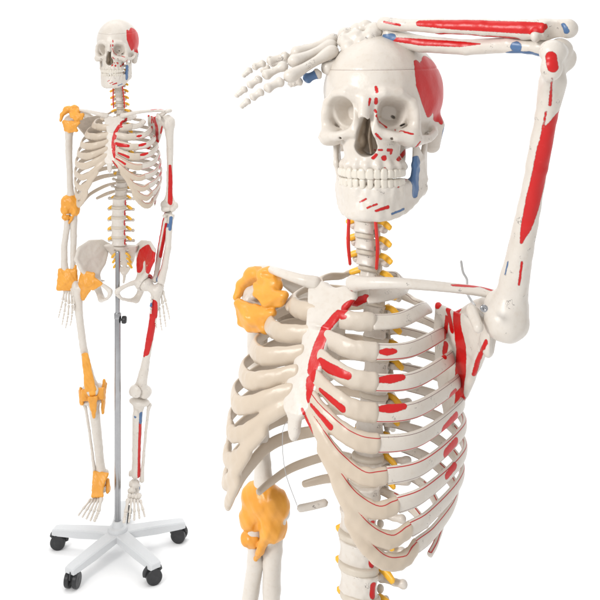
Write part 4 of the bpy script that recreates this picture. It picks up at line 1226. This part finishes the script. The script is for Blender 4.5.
def shoulder_lig(P):
    d = smin(ell(P, (-146, -8, 1470), (17, 12, 14)), ell(P, (-170, 2, 1468), (15, 13, 12)), 5)
    d = smin(d, ell(P, (-134, -14, 1462), (12, 9, 11)), 4)
    d = smin(d, chain(P, [(-176, 2, 1464), (-190, 2, 1450), (-194, -2, 1430)], [10, 7, 4.5], 3), 6)
    d = smin(d, plate(P, [(-156, -16, 1456), (-112, -26, 1452), (-116, -24, 1440), (-134, -26, 1436), (-150, -22, 1446)], [(0, 1, 4), (1, 2, 3), (1, 3, 4)], 5, 4), 6)
    d = smin(d, plate(P, [(-178, -20, 1428), (-126, -26, 1426), (-140, -24, 1408), (-134, -22, 1400), (-160, -18, 1396), (-172, -18, 1402), (-156, -26, 1412)], [(6, i, (i + 1) % 6) for i in range(6)], 5, 4), 3)
    d = smax(d, -ell(P, (-142, -20, 1474), (8, 6, 5)), 3)
    return d + lump(P, .6, 8) + lump(P, .18, 4, 1)


def elbow_lig(P):   # humerus local frame, right arm
    d = ell(P, (2, 0, -276), (36, 21, 28))
    d = smin(d, ell(P, (-16, -4, -300), (17, 17, 20)), 6)
    d = smin(d, ell(P, (16, -2, -302), (17, 19, 22)), 6)
    d = smin(d, ell(P, (-14, -8, -326), (14, 13, 12)), 3)
    d = smin(d, chain(P, [(14, -14, -310), (4, -14, -336), (-8, -8, -352)], [7, 5, 3]), 4)
    return d + lump(P, .8, 9) + lump(P, .2, 4, 1)


def wrist_lig(P):   # forearm local frame, right arm
    d = plate(P, [(-26, -6, -205), (22, -6, -205), (28, -6, -262), (-30, -6, -262), (0, -10, -235)], [(0, 1, 4), (1, 2, 4), (2, 3, 4), (3, 0, 4)], 8, 4)
    d = smin(d, plate(P, [(16, -2, -190), (22, -2, -190), (24, -4, -240)], [(0, 1, 2)], 5, 2), 4)
    return d + lump(P, .8, 9) + lump(P, .2, 4, 1)


def hip_lig(P):
    d = plate(P, [(-112, -28, 932), (-74, -34, 926), (-70, -38, 900), (-112, -20, 842), (-128, -14, 878), (-96, -38, 890)], [(5, i, (i + 1) % 5) for i in range(5)], 6, 5)
    d = smin(d, plate(P, [(-74, -34, 915), (-44, -44, 898), (-76, -36, 878)], [(0, 1, 2)], 5, 2), 4)
    return d + lump(P, .8, 9) + lump(P, .2, 4, 1)


def knee_lig(P):    # femur local frame mirrored for the right leg
    d = plate(P, [(-26, -28, -230), (-14, -26, -230), (8, -34, -348), (-20, -34, -348)], [(0, 1, 2), (0, 2, 3)], 5, 3)
    d = smin(d, plate(P, [(-32, -24, -352), (34, -24, -352), (32, -24, -382), (-34, -24, -382)], [(0, 1, 2), (0, 2, 3)], 5.5, 3), 4)
    d = smin(d, plate(P, [(-40, -4, -350), (-44, 4, -360), (-40, -4, -404), (-34, -14, -400)], [(0, 1, 2), (0, 2, 3)], 4, 3), 4)
    d = smin(d, plate(P, [(38, -6, -330), (42, 2, -346), (34, 2, -420), (30, -6, -440), (30, -14, -385)], [(0, 1, 4), (1, 2, 4), (2, 3, 4)], 4.5, 3), 4)
    d = smin(d, plate(P, [(-12, -40, -372), (12, -40, -372), (2, -30, -440)], [(0, 1, 2)], 5, 3), 4)
    return d + lump(P, .8, 9) + lump(P, .2, 4, 1)


def ankle_lig(P):   # foot local frame, right
    d = plate(P, [(-20, -12, 22), (22, -14, 20), (14, -34, -8), (-18, -32, -4)], [(0, 1, 2), (0, 2, 3)], 5.5, 3)
    d = smin(d, plate(P, [(-14, -30, -6), (12, -34, -10), (22, -64, -28), (-8, -70, -28)], [(0, 1, 2), (0, 2, 3)], 5, 3), 4)
    d = smin(d, plate(P, [(-26, 0, 4), (-28, 16, -30), (-24, -20, -34)], [(0, 1, 2)], 5, 3), 4)
    d = smin(d, plate(P, [(20, 0, -6), (26, -4, -34), (30, -30, -30)], [(0, 1, 2)], 6, 3), 4)
    return d + lump(P, .8, 9) + lump(P, .2, 4, 1)


lig('shoulder_ligament', shoulder_lig, (-212, -44, 1376), (-94, 36, 1496))
lig('elbow_ligament', elbow_lig, (-48, -34, -368), (48, 32, -236))
lig('wrist_ligament', wrist_lig, (-46, -28, -282), (46, 18, -176))
lig('hip_ligament', hip_lig, (-148, -62, 826), (-28, 6, 950), 1.8)
lig('knee_ligament', knee_lig, (-60, -58, -456), (60, 22, -216), 1.8)
lig('ankle_ligament', ankle_lig, (-46, -88, -50), (46, 30, 38), 1.6)


# ------------------------------------------------------------------ one skeleton
def skeleton(name, mat, head, left_arm, right_arm, legs, neck=0.0, loin=0.0, cerv=1.0, necky=0.0):
    root = empty(name, (0, 0, 0))
    root.matrix_world = mat
    gird = Matrix.Translation(Vector(right_arm.get('drop', (0, 0, 0))) * .001)
    hm = Matrix.Translation(Vector(head[0]) * .001) @ Matrix.Rotation(math.radians(head[1]), 4, 'Z') @ Matrix.Rotation(math.radians(head[2]), 4, 'X') @ Matrix.Rotation(math.radians(head[3]), 4, 'Y') @ Matrix.Diagonal((*head[4], 1))
    sk = link('skull', LIB['skull'], root, hm)
    link('upper_teeth', LIB['upper_teeth'], sk)
    mn = link('mandible', LIB['mandible'], root, hm)
    link('lower_teeth', LIB['lower_teeth'], mn)
    nx = lambda z: neck * max(0.0, (z - 1420) / 192.0) + loin * max(0.0, (1260 - z) / 240.0)
    ny = lambda z: necky * max(0.0, (z - 1420) / 192.0)
    for i, (y, z, tilt) in enumerate(SPINE):
        kind = 'cervical' if i < 7 else 'thoracic' if i < 19 else 'lumbar'
        s = 1.0 if i < 7 else (0.72 + 0.4 * (i - 7) / 11 if i < 19 else 1.0)
        R = Matrix.Translation(Vector((nx(z), y + ny(z), z)) * .001) @ Matrix.Rotation(math.radians(tilt), 4, 'X')
        v = link(kind + '_vertebra', LIB[kind + '_vertebra'], root, R @ Matrix.Diagonal((s * (cerv if i < 7 else 1), s, 1, 1)))
        if i < 23:
            y2, z2, t2 = SPINE[i + 1]
            k = (0.66, 0.80 + .35 * (i - 7) / 11, 1.3)[(i >= 7) + (i >= 19)]
            hz = (0.95, 1.0, 1.3)[(i >= 7) + (i >= 19)]
            D = Matrix.Translation(Vector((nx((z + z2) / 2), (y + y2) / 2 + ny((z + z2) / 2), (z + z2) / 2)) * .001) @ Matrix.Rotation(math.radians((tilt + t2) / 2), 4, 'X')
            link('disc', LIB['disc'], root, D @ Matrix.Diagonal((k, k, hz, 1)))
            for nm in ('nerve_left', 'nerve_right'):
                if 7 <= i < 19 and nm == 'nerve_right' and i % 3:
                    continue
                q = (0.95, 1.0, 1.2)[(i >= 7) + (i >= 19)]
                link('nerve_root', LIB[nm], root, D @ Matrix.Diagonal((q, q, q, 1)))
    y, z, _ = SPINE[23]
    link('disc', LIB['disc'], root, Matrix.Translation(Vector((0, 24, 1013)) * .001) @ Matrix.Diagonal((1.25, 1.2, .8, 1)))
    for s in (-1, 1):
        pts = [(19 * s + nx(1470), SPINE[6][0] - 6 + ny(1470), 1470)] + [(17 * cerv * s + nx(SPINE[k][1]), SPINE[k][0] - 5 + ny(SPINE[k][1]), SPINE[k][1]) for k in (5, 3, 2, 1)]
        pts = [(p[0] + s * (0, 1.6, -1.0, 1.4, -3)[q], p[1], p[2]) for q, p in enumerate(pts)]
        V, F, _ = sweep(pts, [1.9, 2.3, 2.0, 2.5, 2.0], [2.1, 2.6, 2.2, 2.7, 2.2], n=60, seg=12, up=(0, 1, 0))
        link('artery', mesh_data('artery', V, F, M_ART), root)
    for s in 'LR':
        for i in range(12):
            link('rib', LIB['rib%d%s' % (i, s)], root)
        link('costal_cartilage', LIB['cartilage' + s], root)
    link('sternum', LIB['sternum'], root)
    link('clavicle', LIB['clavicleL'], root, left_arm.get('clav'))
    link('clavicle', LIB['clavicleR'], root, right_arm.get('clav'))
    link('scapula', LIB['scapulaL'], root, left_arm.get('scap'))
    link('scapula', LIB['scapulaR'], root, gird)
    if legs:
        link('hip_bone', LIB['hipL'], root, Matrix.Scale(1.05, 4, (1, 0, 0)))
        link('hip_bone', LIB['hipR'], root, Matrix.Scale(1.05, 4, (1, 0, 0)))
        link('sacrum', LIB['sacrum'], root)
        for i in range(3):
            for sg, nm in ((1, 'nerve_left'), (-1, 'nerve_right')):
                link('nerve_root', LIB[nm], root, Matrix.Translation(Vector((6 * sg, 28 + 12 * i, 985 - 20 * i)) * .001) @ Matrix.Rotation(math.radians(25 * sg), 4, 'Y'))
        link('hip_ligament', LIB['hip_ligament'], root)
    for s, arm in (('L', left_arm), ('R', right_arm)):
        m = limb(arm['shoulder'], arm['elbow'], L_HUM, arm['side'])
        link('humerus', LIB['humerus' + s], root, m)
        if s == 'R':
            link('elbow_ligament', LIB['elbow_ligament'], root, m)
        m = limb(arm.get('elbow2', arm['elbow']), arm['wrist'], L_FORE, arm['side2'])
        link('ulna', LIB['ulna' + s], root, m)
        link('radius', LIB['radius' + s], root, m)
        if s == 'R':
            link('wrist_ligament', LIB['wrist_ligament'], root, m)
        if 'hand' in arm:
            make_hand(root, arm['hand'][0], arm['hand'][1], side=1 if s == 'L' else -1, r=5.8)
        else:
            fs, cs = hand_local(1 if s == 'L' else -1)
            hmx = Matrix.Translation(Vector(arm['wrist']) * .001) @ Matrix.Rotation(math.radians(arm.get('hrot', 0)), 4, 'Y') @ Matrix.Rotation(math.radians(arm.get('hyaw', 0)), 4, 'Z') @ Matrix.Scale(arm.get('hs', .95), 4)
            make_hand(root, fs, cs, side=1 if s == 'L' else -1, mat4=hmx, r=3.9)
    link('shoulder_ligament', LIB['shoulder_ligament'], root, right_arm.get('lig', gird))
    V, F, _ = sweep([(-2, -104, 1300), (-2, -102, 1240), (-8, -98, 1190), (-14, -98, 1150)] if legs else [(-2, -104, 1300), at_px(283, 430, 1.2), at_px(285, 470, 1.23), at_px(298, 508, 1.25)], .5, .5, n=30, seg=6, up=(0, 1, 0))
    link('wire', mesh_data('wire', V, F, M_WIRE), root)
    if legs:
        for s, leg in zip('LR', legs):
            m = limb(leg[0], leg[1], L_FEM, (1, leg[3], 0))
            fo = link('femur', LIB['femur' + s], root, m)
            link('patella', LIB['patella' + s], root, m)
            if s == 'R':
                link('knee_ligament', LIB['knee_ligament'], root, m)
            m = limb(leg[1], leg[2], L_TIB, (1, leg[3], 0))
            link('tibia', LIB['tibia' + s], root, m)
            link('fibula', LIB['fibula' + s], root, m)
            fm = Matrix.Translation(Vector(leg[2]) * .001) @ Matrix.Rotation(math.radians(leg[4]), 4, 'Z')
            make_foot(root, 1 if s == 'L' else -1, fm)
            if s == 'R':
                link('ankle_ligament', LIB['ankle_ligament'], root, fm)
    return root


# full skeleton hanging on its stand, far left
SM_LOC = (-0.607, 3.2, 0)
small = skeleton(
    'anatomical_skeleton', Matrix.Translation(SM_LOC) @ Matrix.Rotation(math.radians(-4), 4, 'Z'),
    head=((-2, -8, 1655), -2, 2, 0, (.95, .97, 1.0)),
    left_arm=dict(shoulder=(162, 18, 1426), elbow=(170, 22, 1130), wrist=(138, -6, 893), side=(1, -.35, 0), side2=(1, -.5, 0), hrot=-4, hyaw=20, hs=.86),
    right_arm=dict(shoulder=(-162, 18, 1426), elbow=(-168, 22, 1130), wrist=(-168, -2, 893), side=(1, .15, 0), side2=(1, .1, 0), hrot=0, hyaw=-10, hs=.86),
    legs=(((96, -8, 890), (72, 0, 508), (54, 14, 232), -.25, 12), ((-96, -8, 890), (-84, 0, 508), (-58, 14, 232), .25, -3)))
small['label'] = 'complete white teaching skeleton with arms hanging down, upright on the wheeled metal stand'
small['category'] = 'skeleton model'

# ------------------------------------------------------------------ the same kind of model seen close, left arm bent over its head
BG_PIV = Vector((0.056, 1.2, 1.25))
BG_M = (Matrix.Translation(BG_PIV) @ Matrix.Rotation(math.radians(5), 4, 'Y') @ Matrix.Rotation(math.radians(-7), 4, 'X') @ Matrix.Translation(-BG_PIV)
        @ Matrix.Translation((0.056, 1.23, -0.03)) @ Matrix.Rotation(math.radians(-36), 4, 'Z') @ Matrix.Diagonal((1.06, 1.06, 1.0, 1)))
W2B = BG_M.inverted()


def at_px(px, py, Y):
    """where in body mm something stands that the camera sees at a photo pixel at distance Y"""
    return tuple((W2B @ Vector(((px - 300) * Y / FPX, Y, CAM_Z - (py - HOR) * Y / FPX))) * 1000)


hand_pts = [
    [at_px(352, 54, 1.17), at_px(322, 72, 1.16), at_px(303, 80, 1.16), at_px(288, 85, 1.16)],
    [at_px(338, 48, 1.17), at_px(284, 80, 1.13), at_px(264, 90, 1.12), at_px(250, 99, 1.12), at_px(240, 108, 1.12)],
    [at_px(337, 43, 1.18), at_px(288, 64, 1.15), at_px(262, 77, 1.145), at_px(247, 87, 1.145), at_px(235, 97, 1.145)],
    [at_px(338, 39, 1.19), at_px(290, 55, 1.175), at_px(266, 62, 1.175), at_px(252, 68, 1.175), at_px(242, 77, 1.175)],
    [at_px(340, 37, 1.205), at_px(300, 53, 1.20), at_px(282, 60, 1.205), at_px(270, 66, 1.205), at_px(260, 72, 1.205)],
]
cp = [(374, 31, 1.165, 9.5), (370, 38, 1.16, 9.5), (366, 27, 1.18, 8), (361, 44, 1.158, 9), (356, 38, 1.165, 9.5), (357, 31, 1.185, 9), (348, 47, 1.16, 8), (345, 41, 1.168, 8.5), (345, 35, 1.185, 8.5), (351, 52, 1.155, 7.5)]
hand_car = [(at_px(x, y, Y), r * 1.05) for x, y, Y, r in cp]
shL = at_px(505, 319, 1.115)
elL = at_px(560, 45, 1.03)
el2 = at_px(556, 40, 1.035)
wrL = at_px(382, 33, 1.165)
def about(p, dxyz, rz=0, ry=0, sc_=(1, 1, 1)):
    p = Vector(p) * .001
    return (Matrix.Translation(p + Vector(dxyz) * .001) @ Matrix.Rotation(math.radians(rz), 4, 'Z') @ Matrix.Rotation(math.radians(ry), 4, 'Y')
            @ Matrix.Diagonal((*sc_, 1)) @ Matrix.Translation(-p))


scap_m = about((150, 22, 1424), (26, -14, -12), 16, 0, (1.08, 1.08, 1.25))
big = skeleton(
    'anatomical_skeleton', BG_M,
    neck=34, loin=48, cerv=1.14, necky=-45,
    head=((62, -68, 1654), 19, 5, -4, (.97, .99, .975)),
    left_arm=dict(shoulder=shL, elbow=elL, elbow2=el2, wrist=wrL, side=W2B.to_3x3() @ Vector((.5, .87, 0)), side2=W2B.to_3x3() @ Vector((0, .6, -.8)), hand=(hand_pts, hand_car), scap=scap_m,
                  clav=about((20, -42, 1450), (0, 0, 5), -3, 2.5, (1.27, 1.15, 1.15))),
    right_arm=dict(shoulder=at_px(263, 296, 1.335), elbow=at_px(264, 520, 1.335), wrist=at_px(258, 700, 1.335), side=(1, 0, 0), side2=(1, .2, 0), hs=.86, drop=(10, 0, -30), lig=about((-160, 0, 1430), (30, -14, -27), 0, 0, (1.12, 1, .95)),
                   clav=Matrix.Translation((0, -.02, 1.45)) @ Matrix.Rotation(math.radians(-8), 4, 'Y') @ Matrix.Translation((0, .02, -1.45))),
    legs=None)
big['label'] = 'close-up teaching skeleton with its left arm bent over the skull, cut off at the waist'
big['category'] = 'skeleton model'
wl_ = [at_px(461, 260, 1.2), at_px(463, 272, 1.2), at_px(467, 280, 1.2), at_px(467, 292, 1.19), at_px(471, 300, 1.17), at_px(475, 306, 1.15)]
V, F, _ = sweep(wl_, 1.5, 1.5, n=40, seg=10, up=(0, 1, 0))
link('wire', mesh_data('hanging_wire', V, F, M_WIRE), big)
for (px_, py_, Y_) in ((484, 308, 1.075), (549, 63, 1.005)):
    V, F = (lambda n=18: ([(r * math.cos(2 * math.pi * j / n), r * math.sin(2 * math.pi * j / n), z) for r, z in ((2.2, -8), (2.2, 2), (4.2, 2.2), (4.2, 3.8), (3.0, 4.6), (1.2, 4.6), (1.2, 3.4)) for j in range(n)],
                                      [(i * n + j, i * n + (j + 1) % n, (i + 1) * n + (j + 1) % n, (i + 1) * n + j) for i in range(6) for j in range(n)] + [tuple(6 * n + j for j in range(n))]))()
    q = Vector(at_px(px_, py_, Y_))
    dirn = (W2B.to_3x3() @ Vector((-0.2, -1, 0.15))).normalized()
    link('joint_screw', mesh_data('joint_screw', V, F, M_CHROME), big, Matrix.Translation(q * .001) @ dirn.to_track_quat('Z', 'Y').to_matrix().to_4x4())
tp = [at_px(297, 509, 1.25), at_px(312, 506, 1.25), at_px(328, 502, 1.25)]
V, F, _ = sweep(tp, 4.6, 5.0, n=24, seg=16, up=(0, 0, 1))
link('rib_tip', mesh_data('rib_tip', V, F, M_BONE, {'ink': np.ones(len(V))}), big)
for o in (small, big):
    o['group'] = 'painted teaching skeletons'


# ------------------------------------------------------------------ rolling stand
def tube(a, b, r, n=24):
    V, F, _ = sweep([a, tuple((np.array(a) + np.array(b)) / 2), b], r, r, n=12, seg=n, up=(1, 0, 0))
    return V, F


stand = empty('rolling_stand', (-0.602, 3.17, 0))
stand['label'] = 'five-legged white base on black casters with a chrome pole and black clamp knob'
stand['category'] = 'stand'


def lathe(prof, n=40):
    V, F = [], []
    for r, z in prof:
        for j in range(n):
            a = 2 * math.pi * j / n
            V.append((r * math.cos(a), r * math.sin(a), z))
    for i in range(len(prof) - 1):
        for j in range(n):
            k = (j + 1) % n
            F.append((i * n + j, i * n + k, (i + 1) * n + k, (i + 1) * n + j))
    F.append(tuple(range(n))[::-1])
    F.append(tuple((len(prof) - 1) * n + j for j in range(n)))
    return V, F


def autosmooth(me, deg=35):
    import bmesh
    bm = bmesh.new()
    bm.from_mesh(me)
    bmesh.ops.recalc_face_normals(bm, faces=bm.faces)
    for e in bm.edges:
        if len(e.link_faces) == 2 and e.calc_face_angle(0) > math.radians(deg):
            e.smooth = False
    bm.to_mesh(me)
    bm.free()
    return me


def lnk(name, V, F, mat, parent, m=None):
    return link(name, autosmooth(mesh_data(name, V, F, mat)), parent, m)


PY = 30  # the pole stands a little behind the middle
lnk('lower_pole', *lathe([(10, 95), (10.5, 96), (10.5, 790), (10.0, 792)]), M_CHROME, stand)
lnk('upper_pole', *lathe([(7.6, 780), (7.6, 1000), (6, 1003)]), M_CHROME, stand)
lnk('pole_collar', *lathe([(10.6, 780), (11.8, 781), (11.8, 798), (11, 800), (8, 800)]), M_CHROME, stand)
kb = lnk('clamp_knob', *lathe([(4, 0), (4, 5), (11, 6), (13, 9), (13, 17), (10, 21), (3, 22)]), M_BLACK, stand,
         Matrix.Translation((0.009, -0.004, 0.778)) @ Matrix.Rotation(math.radians(90), 4, 'Y'))
lnk('hub', *lathe([(27, 58), (31, 61), (32, 84), (29, 92), (20, 96), (15, 112), (12, 114)]), M_WHITE, stand)


def leg_mesh(L=228):
    """tapered, gently drooping folded steel leg along +x"""
    V, F = [], []
    secs = [(14, 25, 82, 62), (60, 23, 81, 56), (130, 21, 77, 50), (L - 14, 19, 70, 48), (L - 2, 18, 67, 49), (L, 16, 65, 51)]
    for x, hw, zt, zb in secs:
        c = 3.5
        for (y, z) in ((-hw, zb), (hw, zb), (hw, zt - c), (hw - c, zt), (-hw + c, zt), (-hw, zt - c)):
            V.append((x, y, z))
    for i in range(len(secs) - 1):
        for j in range(6):
            k = (j + 1) % 6
            F.append((i * 6 + j, i * 6 + k, (i + 1) * 6 + k, (i + 1) * 6 + j))
    F.append((5, 4, 3, 2, 1, 0))
    n = (len(secs) - 1) * 6
    F.append((n, n + 1, n + 2, n + 3, n + 4, n + 5))
    return V, F


legme = autosmooth(mesh_data('stand_leg', *leg_mesh(), M_WHITE), 25)
# caster: two wheels with a hood; wheel axis along local y
hoodV, hoodF, _ = sweep([(-24, 0, 20), (-22, 0, 38), (-6, 0, 50), (12, 0, 48), (22, 0, 32)], [8, 12, 14, 13, 9], [2.5, 3.5, 4, 3.5, 2.5], n=30, seg=14, up=(0, 1, 0))
stem = lathe([(5, 44), (5, 64), (4.8, 66)], 20)
hoodV2 = []
hme = autosmooth(mesh_data('caster_hood', *join([(hoodV, hoodF), stem]), M_GREY), 40)
wl = []
for s in (-1, 1):
    V, F = lathe([(6, -9.5), (10, -9), (14, -7.5), (18, -8.5), (23, -7.5), (25, -5), (25, 5), (23, 7.5), (18, 8.5), (14, 7.5), (10, 9), (6, 9.5)], 36)
    V = np.array([(x, z + 13 * s, y + 25) for x, y, z in V])
    wl.append((V, [tuple(reversed(f)) for f in F]))
wme = [autosmooth(mesh_data('caster_wheel', v, f, M_BLACK), 35) for v, f in wl]
for k in range(5):
    a = math.radians(-90 - 36 + k * 72 + 6)
    R = Matrix.Rotation(a, 4, 'Z')
    lg = link('stand_leg', legme, stand, R)
    c = link('caster', hme, stand, R @ Matrix.Translation((0.211, 0, 0)) @ Matrix.Rotation(math.radians((20, 70, -35, 110, 15)[k]), 4, 'Z'))
    for q in wme:
        link('wheel', q, c)

# ------------------------------------------------------------------ white studio floor curving up into a backdrop
prof = [(-3.0, 0.0), (5.0, 0.0)] + [(5.0 + 1.5 * math.sin(t), 1.5 - 1.5 * math.cos(t)) for t in np.linspace(0.08, math.pi / 2, 20)] + [(6.5, 5.0)]
V, F = [], []
for i, (y, z) in enumerate(prof):
    V += [(-6000, y * 1000, z * 1000), (6000, y * 1000, z * 1000)]
    if i:
        F.append((2 * i - 2, 2 * i - 1, 2 * i + 1, 2 * i))
M_FLOOR = simple('white_studio_paper', (0.93, 0.93, 0.93), (0.95, 0.95, 0.95), 0.9, bump=0.0)
fl = link('floor', mesh_data('floor', V, F, M_FLOOR))
fl['kind'] = 'structure'
